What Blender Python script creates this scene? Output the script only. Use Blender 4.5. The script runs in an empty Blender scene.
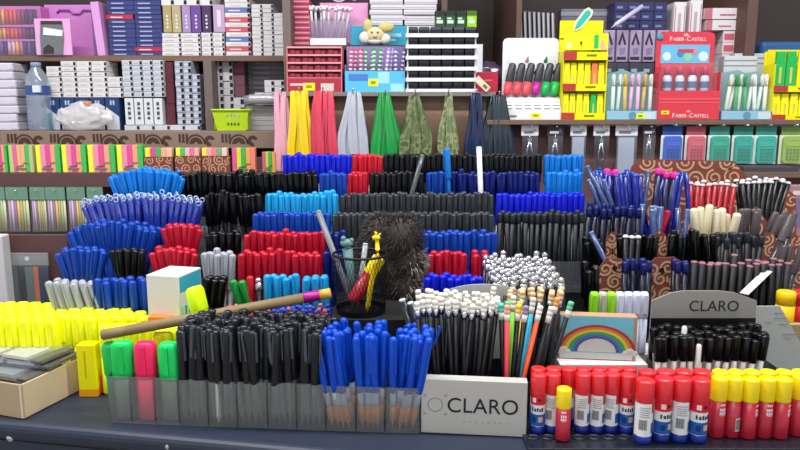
import bpy, bmesh, math, random
from mathutils import Vector, Matrix
random.seed(11)
S = bpy.context.scene
COL = S.collection
PI = math.pi
CAMZ, PITCH, FOC = 1.22, math.radians(9.4), 693.0
CP, SP = math.cos(PITCH), math.sin(PITCH)
TZ = 0.78                                   # counter height

def ray(px, py):
    a, b = (px-400)/FOC, (225-py)/FOC
    return Vector((a, CP+b*SP, -SP+b*CP))
def W(px, py, Y):                           # point at distance Y
    d = ray(px, py); d *= Y/d.y
    return Vector((d.x, d.y, d.z+CAMZ))
def G(px, py, z=TZ):                        # point on a level surface
    d = ray(px, py); d *= (z-CAMZ)/d.z
    return Vector((d.x, d.y, d.z+CAMZ))

# ---------------------------------------------------------------- materials
def lin(h):
    h = h.lstrip('#')
    return tuple((lambda v: v/12.92 if v <= .04045 else ((v+.055)/1.055)**2.4)(int(h[i:i+2], 16)/255) for i in (0, 2, 4))+(1,)
_m = {}
def mat(name, hexc='#808080', rough=.45, metal=0, sheen=0, noise=0, nscale=60, spec=.5, coat=0):
    if name in _m: return _m[name]
    m = bpy.data.materials.new(name); m.use_nodes = True
    nt = m.node_tree; b = nt.nodes['Principled BSDF']
    b.inputs['Base Color'].default_value = lin(hexc)
    b.inputs['Roughness'].default_value = rough
    b.inputs['Metallic'].default_value = metal
    b.inputs['Specular IOR Level'].default_value = spec
    b.inputs['Coat Weight'].default_value = coat
    b.inputs['Sheen Weight'].default_value = sheen
    if noise:
        tc = nt.nodes.new('ShaderNodeTexCoord'); n = nt.nodes.new('ShaderNodeTexNoise')
        n.inputs['Scale'].default_value = nscale; n.inputs['Detail'].default_value = 5
        mx = nt.nodes.new('ShaderNodeMix'); mx.data_type = 'RGBA'
        c = lin(hexc)
        mx.inputs[6].default_value = tuple(max(0, v*(1-noise)) for v in c[:3])+(1,)
        mx.inputs[7].default_value = tuple(min(1, v*(1+noise)) for v in c[:3])+(1,)
        nt.links.new(tc.outputs['Object'], n.inputs['Vector']); nt.links.new(n.outputs['Fac'], mx.inputs[0])
        nt.links.new(mx.outputs[2], b.inputs['Base Color'])
    _m[name] = m; return m
def clear(name, hexc='#ffffff', haze=.12, gloss=.12, rough=.12, hazec='#ffffff'):   # thin clear plastic: see-through + a little haze + shine
    if name in _m: return _m[name]
    m = bpy.data.materials.new(name); m.use_nodes = True
    nt = m.node_tree; nt.nodes.remove(nt.nodes['Principled BSDF']); out = nt.nodes['Material Output']
    t = nt.nodes.new('ShaderNodeBsdfTransparent'); t.inputs[0].default_value = lin(hexc)
    d = nt.nodes.new('ShaderNodeBsdfDiffuse'); d.inputs[0].default_value = lin(hazec)
    g = nt.nodes.new('ShaderNodeBsdfGlossy'); g.inputs['Roughness'].default_value = rough
    a = nt.nodes.new('ShaderNodeMixShader'); a.inputs[0].default_value = haze*.5
    c = nt.nodes.new('ShaderNodeMixShader'); c.inputs[0].default_value = gloss*.45
    nt.links.new(t.outputs[0], a.inputs[1]); nt.links.new(d.outputs[0], a.inputs[2])
    nt.links.new(a.outputs[0], c.inputs[1]); nt.links.new(g.outputs[0], c.inputs[2]); nt.links.new(c.outputs[0], out.inputs[0])
    _m[name] = m; return m
def camo(name, c1, c2, c3):
    if name in _m: return _m[name]
    m = mat(name, c1, .45)
    nt = m.node_tree; b = nt.nodes['Principled BSDF']
    tc = nt.nodes.new('ShaderNodeTexCoord'); n = nt.nodes.new('ShaderNodeTexNoise'); n.inputs['Scale'].default_value = 38
    r = nt.nodes.new('ShaderNodeValToRGB'); r.color_ramp.interpolation = 'CONSTANT'
    r.color_ramp.elements[0].color = lin(c1); r.color_ramp.elements[1].color = lin(c2); r.color_ramp.elements[1].position = .47
    e = r.color_ramp.elements.new(.58); e.color = lin(c3)
    nt.links.new(tc.outputs['Object'], n.inputs[0]); nt.links.new(n.outputs[0], r.inputs[0]); nt.links.new(r.outputs[0], b.inputs['Base Color'])
    return m
P = lambda h, rough=.35: mat('plastic'+h+str(rough), h, rough, spec=.34)
K = lambda h, rough=.75: mat('card'+h+str(rough), h, rough, spec=.25)

# ---------------------------------------------------------------- mesh builder
class B:
    def __init__(s): s.bm = bmesh.new()
    def _set(s, fs, mi, sm=False):
        for f in fs: f.material_index = mi; f.smooth = sm
        return s
    def box(s, x0, y0, z0, x1, y1, z1, mi=0, M=None):
        v = [s.bm.verts.new((M @ Vector(p)) if M else p) for p in ((x0,y0,z0),(x1,y0,z0),(x1,y1,z0),(x0,y1,z0),(x0,y0,z1),(x1,y0,z1),(x1,y1,z1),(x0,y1,z1))]
        fs = [s.bm.faces.new([v[i] for i in q]) for q in ((3,2,1,0),(4,5,6,7),(0,1,5,4),(1,2,6,5),(2,3,7,6),(3,0,4,7))]
        return s._set(fs, mi)
    def pane(s, x0, z0, x1, z1, y, mi=0):          # a single film facing the viewer
        return s._set([s.bm.faces.new([s.bm.verts.new(p) for p in ((x0, y, z0), (x1, y, z0), (x1, y, z1), (x0, y, z1))])], mi)
    def lathe(s, prof, mi=0, n=12, M=None, mis=None, cap=True, sx=1, sy=1, sq=1):      # prof: (r, z) from bottom up
        rings = []; e_ = lambda v: math.copysign(abs(v)**sq, v)
        for r, z in prof:
            rings.append([s.bm.verts.new((M @ Vector((r*e_(math.cos(2*PI*k/n))*sx, r*e_(math.sin(2*PI*k/n))*sy, z))) if M else (r*e_(math.cos(2*PI*k/n))*sx, r*e_(math.sin(2*PI*k/n))*sy, z)) for k in range(n)])
        for i in range(len(rings)-1):
            m_ = mis[i] if mis else mi
            s._set([s.bm.faces.new((rings[i][k], rings[i][(k+1) % n], rings[i+1][(k+1) % n], rings[i+1][k])) for k in range(n)], m_, True)
        if cap:
            s._set([s.bm.faces.new(rings[0][::-1])], mis[0] if mis else mi); s._set([s.bm.faces.new(rings[-1])], mis[-1] if mis else mi)
        return s
    def cyl(s, p0, p1, r0, r1=None, mi=0, n=10):
        p0, p1 = Vector(p0), Vector(p1); d = p1-p0
        M = Matrix.Translation(p0) @ d.to_track_quat('Z', 'Y').to_matrix().to_4x4()
        return s.lathe([(r0, 0), (r0 if r1 is None else r1, d.length)], mi, n, M)
    def tube(s, pts, r, mi=0, n=8, closed=False):
        pts = [Vector(p) for p in pts]; rings = []
        for i, p in enumerate(pts):
            a = pts[i-1] if i > 0 or closed else p; c = pts[(i+1) % len(pts)] if i < len(pts)-1 or closed else p
            q = (c-a).to_track_quat('Z', 'Y')
            rr = r[i] if isinstance(r, (list, tuple)) else r
            rings.append([s.bm.verts.new(p+q @ Vector((rr*math.cos(2*PI*k/n), rr*math.sin(2*PI*k/n), 0))) for k in range(n)])
        m_ = len(rings)
        for i in range(m_ if closed else m_-1):
            s._set([s.bm.faces.new((rings[i][k], rings[i][(k+1) % n], rings[(i+1) % m_][(k+1) % n], rings[(i+1) % m_][k])) for k in range(n)], mi, True)
        if not closed: s._set([s.bm.faces.new(rings[0][::-1]), s.bm.faces.new(rings[-1])], mi)
        return s
    def prism(s, poly, y0, y1, mi=0, M=None):     # outline in x,z ; thickness in y
        f = lambda x, y, z: (M @ Vector((x, y, z))) if M else (x, y, z)
        a = [s.bm.verts.new(f(x, y0, z)) for x, z in poly]; b = [s.bm.verts.new(f(x, y1, z)) for x, z in poly]
        fs = [s.bm.faces.new(a), s.bm.faces.new(b[::-1])]; n = len(poly)
        fs += [s.bm.faces.new((a[i], b[i], b[(i+1) % n], a[(i+1) % n])) for i in range(n)]
        return s._set(fs, mi)
    def ball(s, c, r, mi=0, sc=(1, 1, 1), n=10):
        q = bmesh.ops.create_uvsphere(s.bm, u_segments=n, v_segments=max(5, n//2+1), radius=1, matrix=Matrix.Translation(c) @ Matrix.Diagonal((r*sc[0], r*sc[1], r*sc[2], 1)))
        s._set({f for v in q['verts'] for f in v.link_faces}, mi, True); return s
    def mesh(s, name, mats, bevel=0, seg=2):
        if bevel:
            bmesh.ops.bevel(s.bm, geom=list(s.bm.edges), offset=bevel, segments=seg, affect='EDGES', profile=.5, clamp_overlap=True)
        bmesh.ops.recalc_face_normals(s.bm, faces=s.bm.faces)
        me = bpy.data.meshes.new(name); s.bm.to_mesh(me); s.bm.free()
        for m in (mats if isinstance(mats, (list, tuple)) else [mats]): me.materials.append(m)
        return me
def link(name, me, parent=None, loc=None, M=None):
    o = bpy.data.objects.new(name, me); COL.objects.link(o)
    if parent: o.parent = parent
    if M is not None: o.matrix_local = M
    if loc is not None: o.location = loc
    return o
def tag(o, label, cat, group=None):
    o['label'] = label; o['category'] = cat
    if group: o['group'] = group
    return o
def thing(name, label, cat, loc=(0, 0, 0), group=None, rz=0, M=None):
    o = link(name, None, loc=loc)
    if M is not None: o.matrix_local = M
    elif rz: o.rotation_euler.z = rz
    return tag(o, label, cat, group)
def part(name, b, mats, parent, bevel=0, label=None, M=None, seg=2):
    o = link(name, b.mesh(name, mats, bevel, seg), parent, M=M)
    if label: o['label'] = label
    return o
class Proto:                                  # one thing with parts; put() makes separate objects that share the mesh data
    def __init__(s, name, root, parts=()): s.name, s.root, s.parts = name, root, parts
    def put(s, M, label, cat, group=None):
        r = link(s.name, s.root, M=M); tag(r, label, cat, group)
        for p in s.parts:
            c = link(p[0], p[1], r)
            if len(p) > 2 and p[2]: c['label'] = p[2]
            for q in (p[3] if len(p) > 3 else ()): link(q[0], q[1], c)
        return r
def text(s, size, m, parent, M, ext=.0002, name='lettering', sx=1, space=1, shear=0):
    c = bpy.data.curves.new(name, 'FONT'); c.body = s; c.size = size; c.extrude = ext; c.align_x = 'CENTER'; c.align_y = 'CENTER'
    c.space_character = space; c.shear = shear
    t = bpy.data.objects.new('tmp', c); COL.objects.link(t)
    me = bpy.data.meshes.new_from_object(t.evaluated_get(bpy.context.evaluated_depsgraph_get()))
    bpy.data.objects.remove(t); bpy.data.curves.remove(c)
    me.materials.clear(); me.materials.append(m)
    me.transform(M @ Matrix.Rotation(PI/2, 4, 'X') @ Matrix.Diagonal((sx, 1, 1, 1)))
    return link(name, me, parent)
T = Matrix.Translation
RX = lambda a: Matrix.Rotation(a, 4, 'X')
RY = lambda a: Matrix.Rotation(a, 4, 'Y')
RZ = lambda a: Matrix.Rotation(a, 4, 'Z')
def rect(px0, py0, px1, py1, Y):              # x0, x1, z0, z1 of a pixel rectangle seen at distance Y
    m = (py0+py1)/2
    return W(px0, m, Y).x, W(px1, m, Y).x, W(400, py1, Y).z, W(400, py0, Y).z
# ---------------------------------------------------------------- pens: every kind once
L0 = .145
WHITE, CREAM = P('#e9e8e4', .4), P('#dedace', .6)
STEEL = mat('steel', '#c9ccd0', .22, 1)
CLEARP = clear('clear_pen_plastic', '#eef4f8', .10, .14)
def dome(r, z0, z1, k=4):
    h = min(r*.72, z1-z0)
    return [(r*.93, z0), (r, z0+.0015), (r, z1-h)]+[(r*math.cos(a), z1-h+h*math.sin(a)) for a in [PI/2*i/k for i in range(1, k)]]+[(r*.12, z1)]
def capped(kind, cap, barrel, r=.0063, grip='#d8d8d8', caplen=.066, clipc=None, clearcap=False):
    b = B().lathe([(.0006, 0), (.0011, .006), (.0036, .018), (.0043, .022), (.0043, .139), (.003, .1395)], 0, 10, mis=[1, 1, 1, 0, 0])
    root = b.mesh(kind, [barrel, P(grip)])
    c = B().lathe(dome(r, L0-caplen, L0), 0, 12)
    k = B() if clipc else c
    k.box(-.0016, -r-.0024, L0-.046, .0016, -r-.0010, L0-.003).box(-.0016, -r-.0015, L0-.008, .0016, -r*.6, L0-.003)
    return Proto(kind, root, [('cap', c.mesh('cap', [cap]), None, [('clip', k.mesh('clip', [clipc]))] if clipc else [])])
def ringcap(kind, ink):                        # clear cap whose top closes in a loop
    root = B().lathe([(.0006, 0), (.0034, .018), (.0058, .022), (.0058, .131), (.003, .132)], 0, 10).mesh(kind, [ink])
    c = B().lathe([(.0062, .085), (.0066, .087), (.0066, .136), (.0045, .140)], 0, 12, cap=False)
    c.tube([(.0046*math.cos(a), -.001, .1405+.0046*math.sin(a)) for a in [2*PI*k/10 for k in range(10)]], .0013, 1, 6, True)
    return Proto(kind, root, [('cap', c.mesh('cap', [clear('clear_cap_plastic', '#dfeaff', .02, .16, .1), P('#b4c4e0', .12)]))])
def frontpen(kind, body, tip='#e08a3a', neck='#b9c6d8', clip=True):      # long rubber body, pale neck, coloured nib
    root = B().lathe([(.0044, .056), (.0056, .064), (.0060, .10), (.0056, .138)]+[(.0056*math.cos(a), .138+.0062*math.sin(a)) for a in (.4, .8, 1.2, 1.5)], 0, 12).mesh(kind, [body])
    nk = B().lathe([(.0040, .034), (.0044, .040), (.0046, .057)], 0, 10).mesh('neck', [P(neck, .25)])
    tp = B().lathe([(.0007, .0), (.0014, .006), (.0042, .014), (.0046, .020), (.0043, .035)], 0, 10).mesh('tip', [P(tip, .3)])
    cl = B().box(-.0017, -.0082, .088, .0017, -.0069, .140).box(-.0017, -.0075, .135, .0017, -.004, .140).mesh('clip', [body])
    return Proto(kind, root, [('neck', nk, 'pale neck'), ('tip', tp, 'orange tip'), ('clip', cl)])
def crownpen(kind, barrel, crown, r=.0060, crownlen=.018, L=.145, metal=False, ball=False):   # barrel with a differently coloured end
    root = B().lathe([(.0007, 0), (.0036, .014), (r*.86, .02), (r*.86, L-crownlen)], 0, 10).mesh(kind, [barrel])
    if ball: c = B().lathe([(r*.7, L-crownlen), (r, L-crownlen+.004), (r*.75, L-.008)], 0, 10).ball((0, 0, L-.005), r*.85, 0)
    else: c = B().lathe(dome(r, L-crownlen, L), 0, 12)
    return Proto(kind, root, [('end_cap', c.mesh('end_cap', [crown]))])
def flatpen(kind, barrel, end, r=.0056, L=.150, sx=1.0):     # straight black tube with a coloured flat end plug
    root = B().lathe([(.0007, 0), (.0036, .014), (r, .02), (r, L-.003)], 0, 12, sx=sx).mesh(kind, [barrel])
    return Proto(kind, root, [('end_plug', B().lathe([(r*.96, L-.0032), (r*.96, L-.0008), (r*.75, L)], 0, 12, sx=sx).mesh('end_plug', [end]))])
def pencil(kind, body, eraser, ferrule=STEEL, L=.172, er=.0044, el=.014):
    root = B().lathe([(.0004, 0), (.0010, .004), (.0036, .020), (.0037, .022), (.0037, L-el-.008)], 0, 6, mis=[2, 1, 0, 0]).mesh(kind, [body, K('#c8a070'), P('#222222')])
    fr = B().lathe([(.0040, L-el-.012), (.0042, L-el-.006), (.0040, L-el)], 0, 10).mesh('ferrule', [ferrule])
    e = B().lathe([(er*.9, L-el), (er, L-el+.002), (er, L-el*.5-.001), (er*.8, L-el*.5), (er, L-el*.5+.001), (er, L-.002), (er*.8, L)], 0, 10).mesh('eraser', [eraser])
    return Proto(kind, root, [('ferrule', fr), ('eraser', e)])
def highlighter(kind, body, cap, w=.0085, d=.0058, L=.112):
    sq = lambda z, k: (k, z)
    root = B().lathe([(.9*w, 0), (w, .003), (w, .066)], 0, 20, sy=d/w, sq=.55).mesh(kind, [body])
    c = B().lathe([(w*1.06, .062), (w*1.1, .064), (w*1.1, L-.008), (w*1.0, L-.003), (w*.8, L)], 0, 20, sy=d/w, sq=.55)
    k = B().box(-.003, -d-.0035, .070, .003, -d-.0015, L-.004).box(-.003, -d-.002, L-.010, .003, -d*.5, L-.004)
    return Proto(kind, root, [('cap', c.mesh('cap', [cap]), None, [('clip', k.mesh('clip', [cap]))])])

def bunch(pr, label, cat, group, px0, px1, py, Y, L=L0, pitch=.0122, ranks=2, dr=.0128, fan=0., jz=.0036, lean=.04, zb=None, spin=.8, slope=0., arc=0.):
    """pens standing side by side; px0..px1 is where their tops are seen, py the height of the tops"""
    zt = W((px0+px1)/2, py, Y).z
    z0 = zt-L if zb is None else zb
    x0, x1 = W(px0, py, Y).x, W(px1, py, Y).x
    n = max(1, round((x1-x0)/pitch)); pt = (x1-x0)/n; xc = (x0+x1)/2; hw = max((x1-x0)/2, .01)
    for r in range(ranks):
        for i in range(n-(r % 2 if n > 3 else 0)):
            x = x0+(i+.5+(.5 if r % 2 and n > 3 else 0))*pt; u = (x-xc)/hw
            ang = fan*u+slope+random.gauss(0, lean*.5); tip = random.gauss(0, lean*.4)
            bx = x-L*math.sin(ang)
            M = T((bx, Y+r*dr, z0+abs(random.gauss(0, jz))+r*.0012+arc*(1-u*u))) @ RY(ang) @ RX(-tip) @ RZ(random.uniform(-spin, spin))
            pr.put(M, label, cat, group)

blue = P('#0c3d9e', .3); royal = P('#1420c8', .3); sky = P('#0a74cc', .3); aqua = P('#1a9ad6', .3); navy = P('#0b1a66', .3)
black = P('#0d0e12', .3); smoke = P('#33363c', .25); red = P('#c01a2e', .3); crimson = P('#b3122c', .3); silver = P('#9da0a8', .25)
front_blue = P('#0946bc', .26); deep = P('#0a1c58', .3)
pr_royal = capped('royal_blue_ballpoint_pen', royal, P('#c8ccd6'))
pr_red = capped('red_ballpoint_pen', red, P('#d8c8c8'))
pr_red2 = capped('crimson_ballpoint_pen', crimson, P('#c0182c'), .0067)
pr_black = capped('black_ballpoint_pen', black, P('#1a1b20'))
pr_black2 = capped('jet_black_rollerball_pen', P('#08090b', .22), P('#15161a'), .0069)
pr_smoke = capped('smoky_grey_ballpoint_pen', smoke, P('#2a2c30'), .0063)
pr_sky = capped('sky_blue_ballpoint_pen', sky, P('#0d5fb0'), .0066)
pr_aqua = capped('aqua_ballpoint_pen', aqua, P('#1689c4'), .0067)
pr_blue = capped('blue_ballpoint_pen', blue, P('#0d3c98'), .0066)
pr_navy = capped('navy_ballpoint_pen', navy, P('#10206a'))
pr_ring = ringcap('loop_top_pen', P('#0a2280', .25))
pr_silver = capped('silver_ballpoint_pen', silver, P('#a9acb2'), .0064)
pr_green = capped('green_ballpoint_pen', P('#148a3a'), P('#12763a'), .0070)
pr_clearblack = crownpen('clear_barrel_gel_pen', P('#101418', .4), P('#22282d', .35), .0060, .02)
pr_silvertop = crownpen('silver_top_pen', black, mat('chrome_top', '#c4c4c8', .16, .85), .0066, .022, ball=True)
pr_front_black = capped('black_clip_pen', P('#1c1e23', .22), P('#6c7074', .3), .0061, '#6a6e72', .080, P('#4c5058', .2))
pr_front_blue = frontpen('blue_grip_pen', front_blue)
pr_glint_end = crownpen('glint_end_pen', P('#981626', .3), P('#d8c4c4', .3), .0060, .006)  # pale end colour stands in for a glint on the pen's end
pr_glint_end_b = crownpen('black_glint_end_pen', black, P('#c4c2c6', .3), .0060, .006)  # same painted glint, on a black barrel
pr_cream = crownpen('cream_marker', P('#cdb9a0'), P('#ddd3b2', .4), .0078, .060, .14)
pr_grey_gel = crownpen('grey_gel_pen', P('#332e32', .22), P('#554c4e', .22), .0064, .055, .15)
pr_flat = flatpen('pink_end_pen', P('#0a090d', .5), P('#96666e', .5), .0058)
pr_tube_blue = flatpen('blue_barrel_pen', P('#101f7a', .22), P('#2c56b8', .25), .0050)
pr_tube_white = flatpen('clear_blue_pen', P('#34456e', .2), P('#6c88bc', .2), .0048)
pr_darkblue = crownpen('midnight_blue_pen', P('#080c22', .3), P('#0e1a56', .25), .0062, .02)
pr_pinkpen = crownpen('pink_top_pen', P('#1a1c40', .3), P('#e8289a', .3), .0080, .014)
pr_pencil = pencil('eraser_tip_pencil', P('#121216', .35), CREAM)
pr_claro = capped('black_slim_pen', P('#0a0a0d', .3), P('#d9d2cc', .35), .0064, '#e8e4df', .060)
# ---------------------------------------------------------------- counter
vinyl = mat('navy_vinyl', '#1c2638', .5, noise=.12, nscale=300)
a, c = G(0, 423), G(200, 441)
ang = math.atan2(c.y-a.y, c.x-a.x)
ct = thing('counter', 'navy vinyl-covered counter with round metal studs along its front edge', 'counter', (a.x, a.y, 0), rz=ang)
part('counter_top', B().box(-.75, 0, TZ-.03, 1.75, .84, TZ), vinyl, ct, .012, seg=4)
part('front_panel', B().box(-.75, .004, .02, 1.75, .03, TZ-.028).box(-.75, .03, .02, -.72, .8, TZ-.03).box(1.72, .03, .02, 1.75, .8, TZ-.03), vinyl, ct)
inv = ct.matrix_basis.inverted()
d0 = None
for px, py in ((10, 438), (168, 446)):
    # stud: where the ray meets the padded front
    r = ray(px, py); p0 = Vector((0, 0, CAMZ)); Mi = (T((a.x, a.y, 0)) @ RZ(ang)).inverted()
    o_, d_ = Mi @ p0, Mi.to_3x3() @ r
    t_ = (.003-o_.y)/d_.y; h = o_+d_*t_
    h.z = min(h.z, TZ-.014)
    part('stud', B().lathe([(.0062, 0), (.0062, .001), (.0045, .0035), (.001, .0045)], 0, 12, T((h.x, .004, h.z)) @ RX(PI/2)), STEEL, ct, label='round metal stud')
for k in range(1, 5):
    part('stud', B().lathe([(.0062, 0), (.0062, .001), (.0045, .0035), (.001, .0045)], 0, 12, T((h.x+k*.22, .004, TZ-.02)) @ RX(PI/2)), STEEL, ct, label='round metal stud')

# ---------------------------------------------------------------- stepped pen racks
def stepped(name, label, px0, px1, tiers, mats):
    """tiers: (py of the pen tops, distance); one step board under each"""
    x0, x1 = W(px0, 220, 1.3).x, W(px1, 220, 1.3).x
    o = thing(name, label, 'pen rack', ((x0+x1)/2, 1.3, TZ))
    M0 = T((-(x0+x1)/2, -1.3, -TZ))
    for i, (py, Y, xa, xb) in enumerate(tiers):
        zb = W((xa+xb)/2, py, Y).z-L0
        xl, xr = W(xa, py, Y).x-.006, W(xb, py, Y).x+.006
        part('step', B().box(xl, Y-.016, TZ+.001, xr, Y+.032, zb-.0005), mats[0], o, M=M0)
        part('front_lip', B().box(xl, Y-.0185, zb-.01, xr, Y-.0163, zb+.052), mats[1], o, M=M0)
    return o
lipm = clear('rack_acrylic', '#dfe6ee', .10, .12)
stepm = mat('rack_black', '#16161a', .5)
TI = {1: (156, 1.60, 280, 585), 2: (174, 1.52, 176, 585), 3: (195, 1.44, 178, 587), 4: (214, 1.36, 250, 588), 5: (234, 1.28, 202, 500), 6: (254, 1.20, 198, 492), 7: (278, 1.12, 203, 330), 8: (278, 1.12, 424, 480)}
stepped('pen_rack', 'long black stepped rack holding the central rows of pens', 176, 585, list(TI.values()), (stepm, lipm))
LI = {1: (175, 1.50, 96, 171), 2: (199, 1.41, 78, 173), 3: (228, 1.31, 66, 200), 4: (252, 1.22, 54, 197), 5: (281, 1.12, 40, 196)}
stepped('pen_rack', 'shorter stepped rack holding the fanned pens beside the clear pencil packs', 54, 200, list(LI.values()), (stepm, lipm))

def tier(k, pr, col, where, px0, px1, D=TI, dpy=0, **kw):
    py, Y, _, _ = D[k]
    zb = W((D[k][2]+D[k][3])/2, py, Y).z-L0
    bunch(pr, f'{col} {where}', 'pen', f'{col} {where}', px0, px1, py+dpy, Y, zb=zb, **kw)
top = 'in the topmost row of the central rack'
tier(1, pr_royal, 'royal blue capped pen', top, 282, 352)
tier(1, pr_red, 'red capped pen', top, 352.5, 383)
tier(1, pr_black, 'black capped pen', top, 383.5, 541)
tier(1, pr_sky, 'sky blue capped pen', top, 544, 583, jz=.002)
r2 = 'in the second row of the central rack'
tier(2, pr_black2, 'thick black pen', r2, 178, 318, pitch=.0135, lean=.1, jz=.004)
tier(2, pr_blue, 'blue capped pen', r2, 319, 347)
tier(2, pr_red2, 'dark red capped pen', r2, 348, 368)
tier(2, pr_black, 'black capped pen', r2, 369, 424)
tier(2, pr_blue, 'blue capped pen', r2+', near its middle', 426, 450)
tier(2, pr_navy, 'navy capped pen', r2, 451, 540, lean=.08, jz=.004)
tier(2, pr_sky, 'sky blue capped pen', r2, 546, 583)
r3 = 'in the third row of the central rack'
tier(3, pr_black2, 'thick black pen', r3, 204, 262, pitch=.0135, lean=.12, fan=-.08)
tier(3, pr_aqua, 'bright blue capped pen', r3, 266, 338, pitch=.0130, lean=.06)
tier(3, pr_smoke, 'smoky grey capped pen', r3, 340, 494)
tier(3, pr_royal, 'royal blue capped pen', r3, 496, 585)
r4 = 'in the fourth row of the central rack'
tier(4, pr_blue, 'blue capped pen', r4, 253, 331)
tier(4, pr_smoke, 'smoky grey capped pen', r4, 332, 494, jz=.002)
tier(4, pr_clearblack, 'dark clear-barrelled gel pen', r4, 497, 585, pitch=.0125)
r5 = 'in the fifth row of the central rack'
tier(5, pr_black2, 'thick black pen', r5, 204, 242, pitch=.0135, lean=.05, fan=.1)
tier(5, pr_red2, 'bright red capped pen', r5, 244, 326, pitch=.0132)
tier(5, pr_navy, 'navy capped pen', r5, 327, 346)
tier(5, pr_blue, 'blue capped pen', r5, 416, 498, pitch=.0128)
r6 = 'in the sixth row of the central rack'
tier(6, pr_silver, 'silver capped pen', r6, 200, 236, pitch=.0135, fan=.1)
tier(6, pr_red2, 'bright red capped pen', r6, 238, 322, pitch=.0135, jz=.005)
tier(6, pr_navy, 'navy capped pen', r6, 323, 344)
tier(6, pr_red2, 'bright red pen', r6+', next to the dark fur', 426, 468, pitch=.0145, lean=.06)
tier(6, pr_red2, 'bright red pen', r6+', by the silver-topped pens', 471, 490, pitch=.0135)
r7 = 'in the lowest row of the central rack'
tier(7, pr_black2, 'thick black pen', r7, 205, 226, pitch=.0135, slope=.14)
tier(7, pr_green, 'green capped pen', r7, 228, 246, pitch=.015, ranks=1, slope=-.3, dpy=6)
tier(7, pr_red, 'single red capped pen', r7, 246, 254, ranks=1, dpy=6)
tier(7, pr_silvertop, 'single silver ball-topped pen', r7, 255, 262, ranks=1, dpy=2)
tier(7, pr_aqua, 'bright blue capped pen', r7, 263, 300, pitch=.0140)
tier(7, pr_aqua, 'bright blue capped pen', r7+', beside the mesh cup', 302, 328, pitch=.0140)
tier(8, pr_royal, 'royal blue capped pen', r7, 424, 484, dpy=4, pitch=.0128)
l1 = 'in the topmost fan of the shorter rack'
tier(1, pr_sky, 'sky blue capped pen', l1, 106, 186, LI, fan=.38, lean=.06, pitch=.0130, jz=.003, arc=.010, ranks=3)
l2 = 'in the second fan of the shorter rack'
tier(2, pr_ring, 'dark blue pen with a clear loop-topped cap', l2, 86, 203, LI, fan=.28, lean=.05, pitch=.0138, jz=.003, arc=.006, ranks=3)
tier(2, pr_ring, 'dark blue loop-topped pen tilting sharply away', l2, 78, 94, LI, slope=-.34, pitch=.014, dpy=10)
l3 = 'in the third fan of the shorter rack'
tier(3, pr_blue, 'blue capped pen', l3, 67, 158, LI, fan=.36, lean=.05, pitch=.0132, arc=.006, ranks=3)
tier(3, pr_red2, 'bright red capped pen', l3, 159, 203, LI, fan=.25, lean=.06, pitch=.0132, arc=.006)
l4 = 'in the fourth fan of the shorter rack'
tier(4, pr_blue, 'blue capped pen', l4, 55, 107, LI, fan=.3, lean=.05, pitch=.0132, arc=.005)
tier(4, pr_black, 'black capped pen', l4, 108, 147, LI, fan=.2, arc=.004, lean=.08, pitch=.0132)
tier(4, pr_red2, 'bright red capped pen', l4, 148, 199, LI, fan=.25, arc=.005, lean=.06, pitch=.0132)
l5 = 'in the lowest fan of the shorter rack'
tier(5, pr_silver, 'silver grey capped pen', l5, 44, 94, LI, slope=-.25, pitch=.0145)
tier(5, pr_blue, 'blue capped pen', l5, 94, 146, LI, lean=.06, pitch=.0138)
# silver-topped pens in a wide tray at the rack's lower end
st = W(525, 262, 1.14)
tray = thing('pen_tray', 'shallow dark tray packed with silver-topped pens', 'tray', (st.x, 1.09, TZ))
zb = W(525, 262, 1.15).z-.147
xa, xb = W(490, 270, 1.09).x, W(567, 270, 1.09).x
part('tray_base', B().box(xa-st.x, -.055, .001, xb-st.x, .075, zb-TZ-.001), stepm, tray)
part('tray_wall', B().box(xa-st.x-.003, -.058, .001, xb-st.x+.003, -.0555, zb-TZ+.05), lipm, tray)
bunch(pr_silvertop, 'silver ball-topped black pen packed in the shallow dark tray', 'pen', 'silver-topped pens', 491, 565, 270, 1.045, L=.145, ranks=9, pitch=.0140, dr=.0142, lean=.09, jz=.004, zb=zb)
# loose pens poking out of the rack
def loose(pr, label, px0, py0, px1, py1, Y, L=.145, Y1=None):
    top_, foot = W(px0, py0, Y), W(px1, py1, Y if Y1 is None else Y1)
    d = (top_-foot).normalized(); base = top_-d*L
    pr.put(T(base) @ d.to_track_quat('Z', 'Y').to_matrix().to_4x4(), label, 'pen')
loose(pr_sky, 'bright blue pen standing up above the topmost rack row', 447, 148, 449, 190, 1.49)
loose(flatpen('white_stick_pen', P('#dadde0', .4), P('#f0f0f0'), .0055), 'plain white stick pen standing up out of the second rack row', 479, 149, 481, 200, 1.47)
loose(flatpen('clear_grey_pen', P('#4b4d52', .2), P('#777a80'), .0050), 'dark grey pen leaning out of the second rack row', 422, 157, 410, 200, 1.475)

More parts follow.
